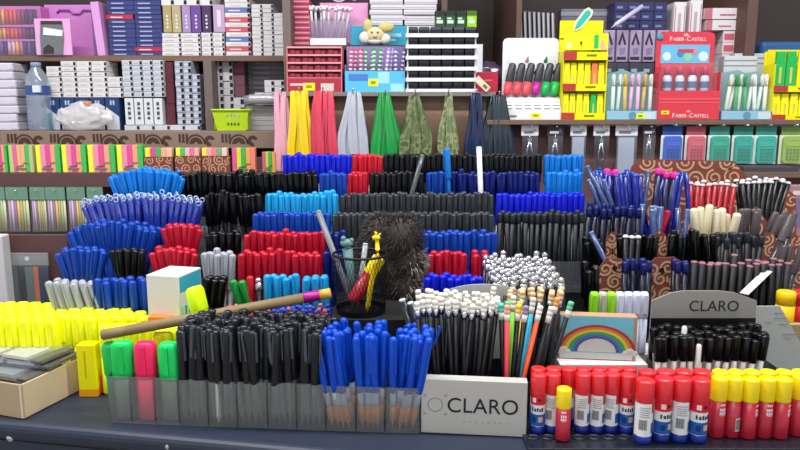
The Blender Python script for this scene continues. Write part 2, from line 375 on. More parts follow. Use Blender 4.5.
# ---------------------------------------------------------------- clear cell trays along the counter's front
acr = clear('tray_acrylic', '#eceeee', .25, .14, .2, '#b4b6b6')
acr2 = clear('tray_divider', '#c8ced4', .5, .2, .2, '#7c8186')
def cells(label, px, Y0, Y1, depth, h, cat='tray', pyb=None):
    xs = []
    Ya, Yb = Y0, Y1
    P0 = [G(x, y) for x, y in px]
    o = thing('cell_tray', label, cat, tuple(P0[0])); o0 = P0[0]
    d = (P0[-1]-P0[0]); d.z = 0; u = d.normalized(); n_ = Vector((-u.y, u.x, 0)); w = .0011
    Mx = Matrix(((u.x, n_.x, 0, 0), (u.y, n_.y, 0, 0), (0, 0, 1, 0), (0, 0, 0, 1)))
    t = [(p-o0).dot(u) for p in P0]
    for i in range(len(t)-1):
        part('cell_front', B().box(t[i]+.0013, 0, .001, t[i+1]-.0013, w, h), acr, o, M=Mx)
    for k in t: part('divider', B().box(k-w/2, w, .001, k+w/2, depth, h), acr2, o, M=Mx)
    part('back_wall_panel', B().box(t[0], depth, .001, t[-1], depth+w, h), acr, o, M=Mx)
    part('base_plate', B().box(t[0], .0, .0002, t[-1], depth, .001), acr, o, M=Mx)
    return o0, u, n_, t
FR = [(110, 423), (132, 424), (156, 425), (180, 426), (209, 427), (238, 428), (268, 429), (297, 430), (326, 431), (356, 432), (385, 433), (420, 434)]
o0, u, n_, t = cells('clear three-cell tray with fat highlighters standing in it', FR[:4], 0, 0, .05, .070)
hg = lambda nm, hc, bc=None: highlighter(nm, P(bc or hc, .35), P(hc, .3), .0135, .0095, .115)
for i, (nm, hc, lb) in enumerate((('highlighter', '#10c458', 'fat green highlighter standing in the first cell of the clear tray'), ('highlighter', '#f0265e', 'fat pink highlighter standing between two green ones'), ('highlighter', '#16d064', 'fat green highlighter beside the black pens'))):
    p = o0+u*((t[i]+t[i+1])/2)+n_*.018
    hg(nm, hc, None if i == 1 else '#66786a').put(T((p.x, p.y, TZ+.0012)) @ RZ(.15*(1-i)), lb, 'highlighter')
p = o0+u*((t[0]+t[1])/2-.026)+n_*.045
hg('highlighter', '#1fbf57').put(T((p.x, p.y, TZ+.001)) @ RY(-.05) @ Matrix.Diagonal((.9, .9, .9, 1)), 'green highlighter partly hidden behind the front green one', 'highlighter')
p = o0+u*((t[2]+t[3])/2+.006)+n_*.065
hg('highlighter', '#1ec866').put(T((p.x, p.y, TZ+.001)) @ RY(.0), 'green highlighter standing just behind the tray of green and pink ones', 'highlighter')
p = o0+u*((t[1]+t[2])/2+.004)+n_*.07
hg('highlighter', '#f7f01a').put(T((p.x, p.y, TZ+.001)), 'yellow highlighter standing behind the fat pink one', 'highlighter')

o0, u, n_, t = cells('clear five-cell tray filled with black clip pens', FR[3:9], 0, 0, .078, .068)
for c_ in range(5):
    w_ = t[c_+1]-t[c_]
    for r in range(6):
        for i in range(4):
            uu = (i+.5+(.25 if r % 2 else -.25))/4
            p = o0+u*(t[c_]+.004+(w_-.008)*min(1, max(0, uu)))+n_*(.008+r*.0122)
            M = T((p.x, p.y, TZ+.0012+abs(random.gauss(0, .003))+r*.0015)) @ RY(random.gauss(.0, .05)) @ RX(random.gauss(.02, .03)) @ RZ(random.uniform(-1.3, 1.3)) @ Matrix.Diagonal((1, 1, random.uniform(.945, .985), 1))
            pr_front_black.put(M, 'black clip pen standing in the clear five-cell tray', 'pen', 'black clip pens in the five-cell tray')
p = o0+u*(t[1]+.013)+n_*.0045
flatpen('white_refill_strip', P('#d9d6cc', .5), P('#e6e4dc'), .0036, .078).put(T((p.x, p.y, TZ+.0012)), 'short white strip standing inside the second cell of black pens', 'pen')

o0, u, n_, t = cells('clear three-cell tray filled with blue grip pens', FR[8:12], 0, 0, .066, .066)
for c_ in range(3):
    w_ = t[c_+1]-t[c_]
    for r in range(5):
        n = 4
        for i in range(n):
            s = (c_+(i+.5)/n)/3*2-1
            p = o0+u*(t[c_]+.006+(w_-.012)*(i+.5+(.3 if r % 2 else -.1))/n)+n_*(.008+r*.0125)
            a_ = .16*s+random.gauss(0, .05)
            if r == 0 and c_ == 0 and i == 0: a_ = -.17
            if r == 0 and c_ == 2 and i == n-1: a_ = .17
            M = T((p.x, p.y, TZ+.0012+abs(random.gauss(0, .002))+r*.001)) @ RY(a_) @ RX(random.gauss(.02, .03)) @ RZ(random.uniform(-1.2, 1.2)) @ Matrix.Diagonal((1, 1, random.uniform(.915, .955), 1))
            pr_front_blue.put(M, 'blue grip pen with orange nib standing in the clear three-cell tray', 'pen', 'blue grip pens in the three-cell tray')

# ---------------------------------------------------------------- pencils with erasers, behind the CLARO sign
pt = thing('pencil_tray', 'dark tray holding the eraser-tipped pencils behind the grey sign', 'tray', (W(495, 400, .99).x, .985, TZ))
part('tray_base', B().box(-.097, -.05, .001, .097, .041, .012), stepm, pt)
part('tray_wall', B().box(-.100, -.053, .001, .100, -.0505, .06).box(-.100, .0415, .001, .100, .0430, .06).box(-.100, -.05, .001, -.0975, .041, .06).box(.0975, -.05, .001, .100, .041, .06), stepm, pt)
pz = TZ+.0125
def pen_at(pr, px, py, Y, zb, L, label, cat, group=None, ang=None, tip=0, spin=0):
    tp = W(px, py, Y)
    a_ = ang if ang is not None else 0
    h_ = L*.905*math.cos(a_)
    pr.put(T((tp.x-h_*math.tan(a_), Y, zb)) @ RY(a_) @ RX(-tip) @ RZ(spin) @ Matrix.Diagonal((1, 1, .905, 1)), label, cat, group)
for r in range(5):
    for i in range(9):
        px = 418+i*9.4+(4 if r % 2 else 0)+random.uniform(-1.5, 1.5)
        u_ = (px-455)/45
        pen_at(pr_pencil, px, 300, .95+r*.0135, pz+abs(random.gauss(0, .004))+(.004 if i < 5 else -.0)+r*.0006, .172, 'black pencil with cream eraser standing in the dark pencil tray', 'pencil', 'black eraser-tipped pencils', ang=.11*u_+random.gauss(0, .03), tip=random.gauss(0, .02), spin=random.uniform(0, 3))
cols = [('#d8384a', '#e8a08c'), ('#e8572c', '#e8e0d4'), ('#101014', '#58c0b0'), ('#101014', '#70c878'), ('#e0c020', '#e8c850'), ('#101014', '#e8c040'), ('#101014', '#8a80a0'), ('#2aa0c0', '#d8d8c8'), ('#101014', '#d8d8d0'), ('#7cc83c', '#e0e0d0'), ('#101014', '#e09848'), ('#101014', '#60b890')]
names = ['pink-red', 'orange', 'teal-tipped black', 'green-tipped black', 'yellow', 'yellow-tipped black', 'violet-tipped black', 'light blue', 'white-tipped black', 'lime green', 'amber-tipped black', 'mint-tipped black']
spots = [(507, 326, .945, -.01), (541, 306, .945, .20), (501, 318, .955, -.05), (508, 308, .965, .02), (520, 312, .965, .03), (519, 316, .95, .06), (526, 322, .945, .10), (534, 298, .975, .12), (552, 312, .95, .22), (514, 296, .985, .04), (558, 298, .965, .20), (572, 302, .955, .26)]
for (cb, ce), nm, (px, py, Y, an) in zip(cols, names, spots):
    pr = pencil('coloured_pencil', P(cb, .35), P(ce, .55), P('#d8d4cc', .3))
    zt = W(px, py, Y).z
    pen_at(pr, px, py, Y, max(pz, zt-.156*math.cos(an)), .172, f'{nm} pencil with an eraser end leaning in the dark pencil tray', 'pencil', None, ang=an, tip=.02)
for r in range(3):
    for i in range(6):
        px = 512+i*10+random.uniform(-2, 2); pr = pencil('pale_tip_pencil', P('#141418', .35), P(random.choice(['#d8cfb0', '#cfd6d0', '#d8b890', '#c8d0d8']), .55)) if r == 0 and i == 0 else pr_pale if r or i else None
        if r == 0 and i == 0: pr_pale = pr
        pen_at(pr_pale, px, 286, .998+r*.0118, pz+random.uniform(-.001, .006)+.004, .172, 'black pencil with a pale eraser in the rear of the pencil tray', 'pencil', 'pale-tipped pencils at the rear', ang=.06+.12*(i-2.5)/3+random.gauss(0, .03), spin=random.uniform(0, 3))
# pale arched header card behind the pencils
hc = thing('display_header', 'pale arched header card of the pencil tray', 'display card', (W(482, 300, 1.03).x, 1.0295, TZ))
x0, x1 = W(438, 290, 1.03).x-hc.location.x, W(528, 290, 1.03).x-hc.location.x
zt, zs = W(482, 284, 1.03).z-TZ, W(482, 300, 1.03).z-TZ
part('card', B().prism([(x0, .001), (x1, .001), (x1, zs)]+[((x0+x1)/2+(x1-x0)/2*math.cos(a), zs+(zt-zs)*math.sin(a)) for a in [PI*k/16 for k in range(1, 16)]]+[(x0, zs)], 0, .002), K('#b9bcb8', .5), hc)
text('CLARO', .014, P('#2a2a2c'), hc, T((.028, -.0004, zs+.002)))

# ---------------------------------------------------------------- CLARO sign
grey = mat('sign_grey', '#b4b2ac', .45, 0, noise=.03, nscale=25)
s0, s1 = G(421, 433), G(526, 438)
sg = thing('brand_sign', 'light grey lettered block sign standing in front of the pencils', 'sign', tuple(s0), rz=math.atan2(s1.y-s0.y, s1.x-s0.x))
wS = (s1-s0).length; hS = .079
part('sign_block', B().box(0, .0, .001, wS, .018, hS), grey, sg, .0008)
ink = P('#1c1c20', .5); pale = P('#8d8a84', .6)
text('CLARO', .0300, ink, sg, T((wS*.585, -.0004, hS*.53)), sx=.98, space=1.02)
ring = B()
M_ = T((wS*.135, -.0003, hS*.54)) @ RX(PI/2)
ring.tube([M_ @ Vector((.0098*math.cos(a), .0098*math.sin(a), 0)) for a in [2*PI*k/28 for k in range(28)]], .0006, 0, 5, True)
for sx in (-1, 1):
    for sz in (-1, 1): ring.box(wS*.135+sx*.0135-.0022, -.0006, hS*.54+sz*.0135-.0005, wS*.135+sx*.0135+.0022, 0, hS*.54+sz*.0135+.0005).box(wS*.135+sx*.0152-.0005, -.0006, hS*.54+sz*.0125-.0022, wS*.135+sx*.0152+.0005, 0, hS*.54+sz*.0125+.0022)
part('logo', ring, pale, sg, label='thin ring logo in corner marks')
fm = B()
for k in range(8): fm.box(wS*(.40+.058*k), -.0003, hS*.235, wS*(.40+.058*k)+.0032, 0, hS*.265)
part('faint_print', fm, P('#a5a29b', .6), sg)

# ---------------------------------------------------------------- glue sticks on their dark tray
g0, g1 = G(524, 442), G(806, 455)
gy = G(524, 442).y
tray_m = mat('tray_dark', '#1a1c26', .25)
gt = thing('glue_tray', 'dark moulded tray with round hollows under the glue sticks', 'tray', (g0.x, .862, TZ))
gw = W(815, 440, .9).x-g0.x
part('tray_plate', B().box(0, -.020, .0005, gw, .085, .0055), tray_m, gt, .001)
gz = TZ+.006
for i in range(7):
    part('hollow_ring', B().tube([(.012+i*.0205+.0078*math.cos(a), .011+.0062*math.sin(a), .006) for a in [2*PI*k/16 for k in range(16)]], .0014, 0, 6, True), mat('tray_gloss', '#1c1e26', .3), gt)
cap_red = mat('glue_cap_red', '#d8232c', .3, coat=.3)
def glue_red(back, r, h):
    root = B().lathe([(r*.96, 0), (r, .0015), (r, h*.13)], 0, 20).lathe([(r*.985, h*.13), (r*.985, h*.66)], 1, 20, cap=False).mesh('glue_stick', [P('#10247c', .3), P('#e4e4e2', .4)])
    ps = [('cap', B().lathe([(r*1.02, h*.655), (r*1.04, h*.67), (r*1.04, h*.97), (r*.98, h*.99), (r*.6, h)], 0, 20).mesh('cap', [cap_red]))]
    lb = B()
    def patch(a0, a1, z0, z1, mi, k=1.0):
        n = max(2, int((a1-a0)/.25)); rr = r*.99+.0003*k
        for j in range(n):
            q = [(-PI/2+a0+(a1-a0)*(j+e)/n) for e in (0, 1)]
            v = [lb.bm.verts.new((rr*math.cos(x), rr*math.sin(x), z)) for x, z in ((q[0], z0), (q[1], z0), (q[1], z1), (q[0], z1))]
            f = lb.bm.faces.new(v); f.material_index = mi; f.smooth = True
    if not back:
        patch(-1.6, 1.6, h*.50, h*.66, 0); patch(-1.6, 1.6, h*.14, h*.34, 1)
        patch(-.75, -.25, h*.54, h*.62, 2, 2); patch(-.05, .45, h*.56, h*.61, 3, 2)
        for j, (aa, bb) in enumerate(((-.8, -.6), (-.45, -.2), (-.1, .1), (.2, .4), (.5, .75))): patch(aa, bb, h*.39, h*(.44 if j % 2 else .455), 4, 2)
        patch(.1, .7, h*.21, h*.30, 5, 2); patch(-.7, -.2, h*.20, h*.29, 6, 2)
    else:
        patch(.5, 1.6, h*.50, h*.66, 0); patch(.5, 1.6, h*.18, h*.34, 1)
        for j in range(11): patch(-.95+j*.085, -.95+j*.085+(.05 if j % 3 else .03), h*.24, h*.40, 4, 2)
        for j in range(5): patch(-.9, .3-.12*(j % 2), h*(.44+.035*j), h*(.452+.035*j), 7, 2)
    ps.append(('label_print', lb.mesh('label_print', [P('#d02030', .4), P('#1c5aa8', .4), P('#f0d0d0'), P('#6a1020'), P('#3a3a46'), P('#d8a884'), P('#0c3470'), P('#9a9aa0')])))
    return Proto('glue_stick', root, ps)
def glue_yel(back, r, h, name='glue_stick'):
    root = B().lathe([(r*.97, 0), (r, .0015), (r, h*.62)], 0, 20).mesh(name, [mat('glue_body_crimson', '#a01228', .35)])
    ps = [('cap', B().lathe([(r*1.0, h*.615), (r*1.03, h*.63), (r*1.03, h*.96), (r*.97, h*.985), (r*.6, h)], 0, 20).mesh('cap', [mat('glue_cap_yellow', '#f2d407', .35)]))]
    lb = B()
    def patch(a0, a1, z0, z1, mi, k=1.0):
        n = max(1, int(abs(a1-a0)/.25)+1); rr = r+.0003*k
        for j in range(n):
            q = [(-PI/2+a0+(a1-a0)*(j+e)/n) for e in (0, 1)]
            f = lb.bm.faces.new([lb.bm.verts.new((rr*math.cos(x), rr*math.sin(x), z)) for x, z in ((q[0], z0), (q[1], z0), (q[1], z1), (q[0], z1))]); f.material_index = mi; f.smooth = True
    if not back:
        for j, (aa, bb) in enumerate(((-.15, .05), (.12, .3), (.36, .5))): patch(aa, bb, h*.545, h*.585, 0)
        for zz in (.40, .46):
            for aa, bb in ((-.2, .0), (.05, .25), (.3, .55)): patch(aa, bb, h*zz, h*(zz+.048), 0)
        patch(-.1, .45, h*.385, h*.392, 0)
    else:
        patch(.0, .7, h*.12, h*.34, 1)
        for j in range(7): patch(.06+j*.085, .10+j*.085, h*.14, h*.32, 2, 2)
        for j in range(5): patch(-.7, .5, h*(.38+.035*j), h*(.387+.035*j), 3)
    ps.append(('label_print', lb.mesh('label_print', [P('#e8d8dc'), P('#d8d4d0'), P('#303038'), P('#c8788a')])))
    return Proto(name, root, ps)
GF, GB = glue_red(False, .0099, .0835), glue_red(True, .0099, .0835)
HF, HB = glue_red(False, .0116, .0870), glue_red(True, .0116, .0870)
YF, YB = glue_yel(False, .0106, .0835), glue_yel(True, .0106, .0835)
row = [(538, GF, .891, 'first red-capped glue stick, beside the grey sign'), (552, GB, .893, 'red-capped glue stick half hidden by the lone yellow-capped one'), (582, GB, .893, 'red-capped glue stick next to the lone yellow-capped one'),
       (597, GB, .892, 'red-capped glue stick, second beyond the lone yellow-capped one'), (611, GB, .893, 'narrow-looking red-capped glue stick with white barcode label'), (626.5, GF, .890, 'red-capped glue stick showing its blue label picture, in front of the rainbow box'),
       (644, HB, .862, 'red-capped glue stick standing foremost with a barcode label'), (662.5, HF, .868, 'red-capped glue stick with picture label, next to the foremost barcode one'), (680.5, HB, .867, 'red-capped glue stick with barcode, between two picture-label ones'), (699, HF, .865, 'last red-capped glue stick, beside the yellow caps'),
       (717.5, YF, .880, 'first yellow-capped glue stick, beside the red caps'), (732.5, YB, .880, 'yellow-capped glue stick showing its barcode'), (749, YF, .876, 'third yellow-capped glue stick, before the black slim pens'), (765, YF, .878, 'fourth yellow-capped glue stick in the row'), (781, YF, .876, 'fifth yellow-capped glue stick in the row'), (798, YF, .884, 'yellow-capped glue stick cut by the frame edge')]
def onpx(px, Y): return W(px, 410, Y).x
for px, pr, Y, lb in row:
    pr.put(T((onpx(px, Y), Y, gz)) @ RZ(random.uniform(-.25, .25) if px not in (749, 781) else .55), lb, 'glue stick')
glue_yel(False, .0096, .0720).put(T((onpx(563.5, .868), .868, gz+.001)) @ RZ(-.35), 'small lone yellow-capped glue stick standing in front of red caps', 'glue stick')
for i in range(7): GF.put(T((onpx(537+i*15.0, .9135), .9135, gz)) @ RZ(random.uniform(-2, 2)), 'red-capped glue stick in the row behind the front ones', 'glue stick', 'red-capped glue sticks of the second row')
for i in range(4): HF.put(T((onpx(645+i*18, .894), .894, gz)) @ RZ(2), 'red-capped glue stick directly behind the picture labels', 'glue stick', 'red-capped glue sticks behind the large ones')
for i in range(6): YF.put(T((onpx(717.5+i*15.8, .902), .902, gz)) @ RZ(2.4), 'yellow-capped glue stick in the row behind the front ones', 'glue stick', 'yellow-capped glue sticks of the second row')
# ---------------------------------------------------------------- CLARO counter display with black slim pens
cz = TZ
Yd = 1.06
x0, x1, z0, z1 = rect(650, 316, 765, 372, Yd)
zt = W(700, 291, Yd).z; zsh = W(700, 302, Yd).z; zbot = W(700, 318, Yd).z
cd = thing('pen_display', 'dark grey arched-header display box full of black slim pens', 'display', ((x0+x1)/2, Yd, TZ))
hw = (x1-x0)/2-.012
greyc = mat('display_grey', '#8f8c86', .45, .1)
xh0, xh1 = W(652, 300, Yd).x-cd.location.x, W(757, 300, Yd).x-cd.location.x
zz = lambda z: z-TZ
poly = [(xh0, .001), (xh1, .001), (xh1, zz(zsh)+.002), (xh1-.035, zz(zt)-.003), (xh1-.06, zz(zt)), (xh0+.05, zz(zt)), (xh0+.03, zz(zt)-.003), (xh0, zz(zsh)+.002)]
part('header_card', B().prism(poly, .0, .004), greyc, cd)
part('dark_backing', B().box(xh0, -.0015, .0205, xh1, -.0002, zz(zbot)), K('#0c0c10', .5), cd)
text('CLARO', .0245, ink, cd, T(((W(714, 306, Yd).x-cd.location.x), -.0004, zz(W(714, 306.5, Yd).z))), sx=.98, space=1.02)
part('bin_wall', B().box(xh0-.004, -.075, .02, xh1+.016, -.0735, .05).box(xh0-.004, -.0735, .02, xh0-.0025, -.002, .05).box(xh1+.0145, -.0735, .02, xh1+.016, -.002, .05), clear('bin_smoke', '#8a8f98', .1, .12), cd)
part('bin_floor', B().box(xh0-.004, -.075, .001, xh1+.016, -.002, .02), stepm, cd)
zc = TZ+.0205
for r in range(4):
    for i in range(13):
        px = 651+i*9.3+(4.5 if r % 2 else 0)
        if px > 766: continue
        Y = .993+r*.015
        x = W(px, 330, Y).x
        s_ = (px-708)/57
        ztop = W(px, 333, .993).z+.001*r
        pr_claro.put(T((x-.145*math.sin(.07*s_), Y-.012, TZ+.0205)) @ RY(.07*s_+random.gauss(0, .03)) @ RZ(random.uniform(-1, 1)) @ Matrix.Diagonal((1, 1, (ztop-TZ-.0205)/.145+random.uniform(-.04, .02), 1)), 'black slim pen standing in the grey display box', 'pen', 'black slim pens in the display box')
def strip(px, py0, py1, Y, w, lab):      # pale sticks among the black pens
    x_, xb_, a_, b_ = W(px, (py0+py1)/2, Y).x, 0, W(px, py1, Y).z, W(px, py0, Y).z
    o = link('pale_stick_pen', B().lathe([(w*.8, 0), (w, .003), (w, (b_-a_)-.003), (w*.6, b_-a_)], 0, 10).mesh('pale_stick_pen', [P('#dcd6d0', .4)]), loc=(x_, Y, a_))
    return tag(o, lab, 'pen')
strip(697, 344, 400, .975, .0040, 'whitish pen standing in front of the black slim pens in the display box')
strip(683, 326, 372, 1.0, .0040, 'whitish pen end rising from the upper pens under the grey arched header')

# grey-green shop card leaning behind the display
lc = thing('leaning_card', 'pale grey-green printed card leaning behind the black slim pen display', 'card', tuple(W(770, 345, 1.088)))
L_ = Vector(lc.location)
q = [W(754, 306, 1.09), W(776, 304, 1.1), W(830, 400, 1.1), W(830, 410, 1.09), W(760, 410, 1.09)]
part('card_sheet', B().prism([(p.x-L_.x, p.z-L_.z) for p in q], 0, .003), K('#a9aca6', .6), lc)
wr = B()
for (a_, b_, c_, d_) in ((774, 312, 783, 313), (773, 317, 786, 318), (778, 323, 788, 324), (764, 321, 770, 322), (781, 333, 796, 334), (783, 337, 790, 338)):
    p, s_ = W(a_, b_, 1.09), W(c_, d_, 1.09); wr.box(p.x-L_.x, -.0004, s_.z-L_.z, s_.x-L_.x, .0002, p.z-L_.z)
part('faint_writing', wr, K('#8b8e8a'), lc)
# support box for the tubes behind
kb = thing('carton', 'brown cardboard carton hidden behind the black slim pen display', 'box', (W(780, 330, 1.17).x, 1.18, TZ))
zk = W(790, 320, 1.12).z
part('carton_body', B().box(-.07, -.083, .001, .07, -.034, zk-TZ-.0005), K('#9a8a62'), kb, .001)
for px, hc, nm in ((784, '#eebc10', 'yellow'), (799, '#c01c24', 'red')):
    p = W(px, 320, 1.12); h = W(px, 291, 1.12).z-p.z
    o = thing('tube_marker', f'{nm} fat marker lying upright behind the leaning grey card', 'marker', (p.x, 1.12, zk))
    part('barrel', B().lathe([(.0145, 0), (.015, .002), (.015, h*.55)], 0, 16), P(hc), o)
    part('cap', B().lathe([(.0152, h*.55), (.0155, h*.95), (.013, h)], 0, 16), P(hc, .25), o)
# white slanted tag
p0, p1 = W(744, 294, 1.12), W(768, 271, 1.16)
d = (p1-p0); M = Matrix.Translation(p0) @ d.to_track_quat('X', 'Z').to_matrix().to_4x4()
o = link('paper_tag', None, M=M); tag(o, 'long white paper tag slanting above the grey arched header', 'tag')
part('tag_sheet', B().box(0, -.0075, 0, d.length, .0075, .0008), K('#d3d2d0'), o)
part('fine_print', B().box(.006, -.004, .0008, d.length*.9, -.003, .0011).box(.006, -.001, .0008, d.length*.8, .0, .0011).box(.006, .002, .0008, d.length*.9, .003, .0011), K('#a5a5a8'), o)

# ---------------------------------------------------------------- rainbow gift box on a white stand
Yr = 1.002
x0, x1, z0, z1 = rect(560, 316, 634, 359.5, Yr)
sb = thing('white_stand', 'low white box stand under the rainbow box', 'stand', ((x0+x1)/2, Yr, TZ))
xs0, xs1 = W(559, 365, .99).x-sb.location.x, W(646, 365, .99).x-sb.location.x
part('stand_body', B().box(xs0, -.020, .001, xs1, .026, z0-TZ-.0005), K('#c9c7c4', .5), sb, .001)
rb = thing('rainbow_box', 'kraft box printed with a rainbow over clouds on blue sky', 'box', ((x0+x1)/2, Yr, z0))
wb, hb = x1-x0, z1-z0
Mr = RZ(-.12)
part('box_body', B().box(-wb/2, 0, 0, wb/2+.002, .020, hb), K('#b08c6a'), rb, .0008, M=Mr)
pm = B()
pm.box(-wb/2+.001, -.0006, .001, wb/2-.003, -.0001, hb-.001, 0)
pc = (0, hb*.18)
for k in range(6):
    ro, ri = hb*(.62-.052*k), hb*(.62-.052*(k+1)); n = 28
    vo = [pm.bm.verts.new((pc[0]+ro*1.35*math.cos(PI*j/n), -.0009, pc[1]+ro*math.sin(PI*j/n))) for j in range(n+1)]
    vi = [pm.bm.verts.new((pc[0]+ri*1.35*math.cos(PI*j/n), -.0009, pc[1]+ri*math.sin(PI*j/n))) for j in range(n+1)]
    pm._set([pm.bm.faces.new((vi[j], vo[j], vo[j+1], vi[j+1])) for j in range(n)], 2+k)
# pale ground inside the bow, and clouds
n = 20; r_ = hb*.62-.052*6*hb
v = [pm.bm.verts.new((pc[0]+r_*1.35*math.cos(PI*j/n), -.0009, pc[1]+r_*math.sin(PI*j/n))) for j in range(n+1)]
pm._set([pm.bm.faces.new(v)], 1)
pm.box(-wb/2+.001, -.0010, .001, wb/2-.003, -.0006, hb*.16, 1)
for sx in (-1, 1):
    for (dx, dz, rr) in ((-.006, .0, .006), (.0, .003, .0065), (.006, .0, .006)): pm.ball((sx*hb*.72+dx, -.0006, hb*.17+dz), rr, 1, (1, .12, .8), 12)
sky_g = mat('sky_print', '#6ab4c4', .6, noise=.22, nscale=18)
part('rainbow_print', pm, [sky_g, K('#c6c4be', .6), K('#a8343a'), K('#c87a38'), K('#d0bc40'), K('#4a9a50'), K('#3a78a8'), K('#5a4a90')], rb, M=Mr, label='printed rainbow picture')
# highlighters standing behind the rainbow box
hs = thing('carton', 'white carton under the pale highlighters behind the rainbow box', 'box', (W(618, 330, 1.115).x, 1.125, TZ))
zh = W(600, 292, 1.10).z-.105
part('carton_body', B().box(-.065, -.03, .001, .065, .03, zh-TZ-.0005), K('#b8b6b4'), hs)
for i, (px, hb_, hc_, lb) in enumerate(((594, '#c8e86a', '#8fdc2a', 'lime green highlighter behind the rainbow box, next to the pencils'), (602.5, '#f06a78', '#b7b7a2', 'pink-bodied highlighter with a pale cap behind the rainbow box'), (611, '#c8e86a', '#98e030', 'lime green highlighter next to the white-capped ones'))):
    highlighter('highlighter', P(hb_), P(hc_), .0066, .0058, .105).put(T((W(px, 300, 1.1).x, 1.10, zh)), lb, 'highlighter')
hw_ = highlighter('white_marker', P('#c9cce0', .3), P('#d6d8ec', .3), .0064, .0058, .105)
for px in (619.5, 628, 636.5, 644): hw_.put(T((W(px, 300, 1.1).x, 1.10, zh)), 'pale white marker in the row behind the rainbow box', 'marker', 'pale white markers behind the rainbow box')

# ---------------------------------------------------------------- swirl-patterned pen display at the right
swb, swt = K('#7a4238', .7), K('#c89a78', .7)
def spiral(b, cx, cz, r, a0, y, mi=1, turns=1.6, w=.0026, inside=None, sgn=1):
    n = 26; pts = []
    for k in range(n+1):
        t_ = k/n; rr = r*(1-.80*t_); a_ = a0+sgn*turns*2*PI*t_
        pts.append((cx+rr*math.cos(a_), cz+rr*math.sin(a_)))
    for k in range(n):
        (ax, az), (bx, bz) = pts[k], pts[k+1]
        if inside and not (inside(ax, az) and inside(bx, bz)): continue
        dx, dz = bx-ax, bz-az; l = math.hypot(dx, dz) or 1; nx, nz = -dz/l*w/2, dx/l*w/2
        if inside and not all(inside(*p) for p in ((ax+nx, az+nz), (ax-nx, az-nz), (bx+nx, bz+nz), (bx-nx, bz-nz))): continue
        b._set([b.bm.faces.new([b.bm.verts.new(p) for p in ((ax+nx, y, az+nz), (ax-nx, y, az-nz), (bx-nx, y, bz-nz), (bx+nx, y, bz+nz))])], mi)
def inpoly(poly):
    def f(x, z):
        c = False; n = len(poly)
        for i in range(n):
            (xa, za), (xb, zb_) = poly[i], poly[i-1]
            if (za > z) != (zb_ > z) and x < (xb-xa)*(z-za)/(zb_-za)+xa: c = not c
        return c
    return f
def swirl_sheet(poly, step=.026, r=.0125, seed=1, w=.003):
    rnd = random.Random(seed); b = B().prism(poly, 0, .003)
    ins = inpoly(poly); xs = [p[0] for p in poly]; zs = [p[1] for p in poly]
    z = min(zs)+step*.3; j = 0
    while z < max(zs)+step:
        x = min(xs)+(step/2 if j % 2 else 0)
        while x < max(xs)+step:
            spiral(b, x+rnd.uniform(-.003, .003), z+rnd.uniform(-.003, .003), r*rnd.uniform(.85, 1.1), rnd.uniform(0, 6.3), -.0005, inside=ins, w=w, sgn=rnd.choice((-1, 1)))
            x += step
        z += step*.86; j += 1
    return b
sd = thing('swirl_display', 'brown cardboard pen display printed with tan swirls, in stepped tiers', 'display', (W(690, 260, 1.3).x, 1.3, TZ))
D0 = Vector(sd.location)
def sheet(name, pts, Y, seed, r=.017, step=.035, w=.004):
    poly = [(W(px, py, Y).x-D0.x, max(.001, W(px, py, Y).z-D0.z)) for px, py in pts]
    part(name, swirl_sheet(poly, step, r, seed, w), [swb, swt], sd, M=T((0, Y-D0.y, 0)))
sheet('back_panel', [(600, 330), (790, 330), (790, 235), (772, 205), (752, 185), (742, 170), (733, 161), (640, 159), (632, 166), (606, 240)], 1.60, 3, .022, .045, .0046)
sheet('tier_panel', [(604, 330), (796, 330), (796, 196), (788, 190), (776, 240), (770, 226), (757, 207), (742, 214), (736, 240), (724, 216), (716, 205), (704, 206), (690, 222), (668, 250), (640, 262)], 1.46, 5)
sheet('tier_panel', [(600, 340), (800, 340), (808, 236), (797, 236), (790, 256), (781, 258), (774, 233), (765, 233), (760, 262), (670, 262), (666, 235), (660, 230), (654, 235), (650, 258), (632, 262), (622, 234), (612, 232), (606, 240)], 1.34, 8, .015, .030)
sheet('tier_panel', [(586, 350), (800, 350), (800, 297), (700, 297), (687, 284), (683, 262), (675, 257), (655, 258), (648, 266), (656, 290), (640, 297), (622, 297), (622, 280), (628, 268), (622, 259), (606, 258), (598, 270), (597, 292)], 1.20, 12, .014, .028)
for px, py in ((614.5, 268), (661.5, 270)):
    p = W(px, py, 1.2); part('peg_hole', B().lathe([(.0045, 0), (.0045, .0006)], 0, 14, T((p.x-D0.x, -.0008, p.z-D0.z)) @ RX(PI/2)), K('#200c0c'), sd, M=T((0, 1.2-D0.y, 0)))

stz = {}
for k, (Y, py, L) in enumerate(((1.48, 184, .145), (1.36, 213, .145), (1.22, 262, .147))):
    z_ = W(700, py, Y).z-L; stz[k] = z_
    part('step', B().box(W(600, 250, Y).x-D0.x, Y-D0.y-.015, .001, W(800, 250, Y).x-D0.x, Y-D0.y+.055, z_-TZ-.001), stepm, sd)
def sw(k, pr, lab, px0, px1, py, L=.145, **kw):
    Y = (1.48, 1.36, 1.22)[k]
    bunch(pr, lab, 'pen', lab, px0, px1, py, Y, L=L, zb=None if kw.pop('free', 0) else max(stz[k], W(px0, py, Y).z-L), **kw)
def sw_b(k, pr, lab, px0, px1, py, L=.145, **kw): bunch(pr, lab, 'pen', lab, px0, px1, py, 1.375, L=L, zb=stz[k], **kw)
u1 = 'in the upper tier of the swirl display'
sw(0, pr_glint_end, f'red pen with a painted end glint {u1}', 688, 737, 184, fan=.06, pitch=.0128, ranks=2)
sw(0, pr_glint_end_b, f'black pen with a painted end glint {u1}', 739, 792, 181, fan=.22, pitch=.0128, ranks=3)
sw(0, pr_tube_blue, f'blue-barrelled pen {u1}', 592, 642, 177, slope=-.12, pitch=.0112, lean=.2, ranks=3, jz=.006)
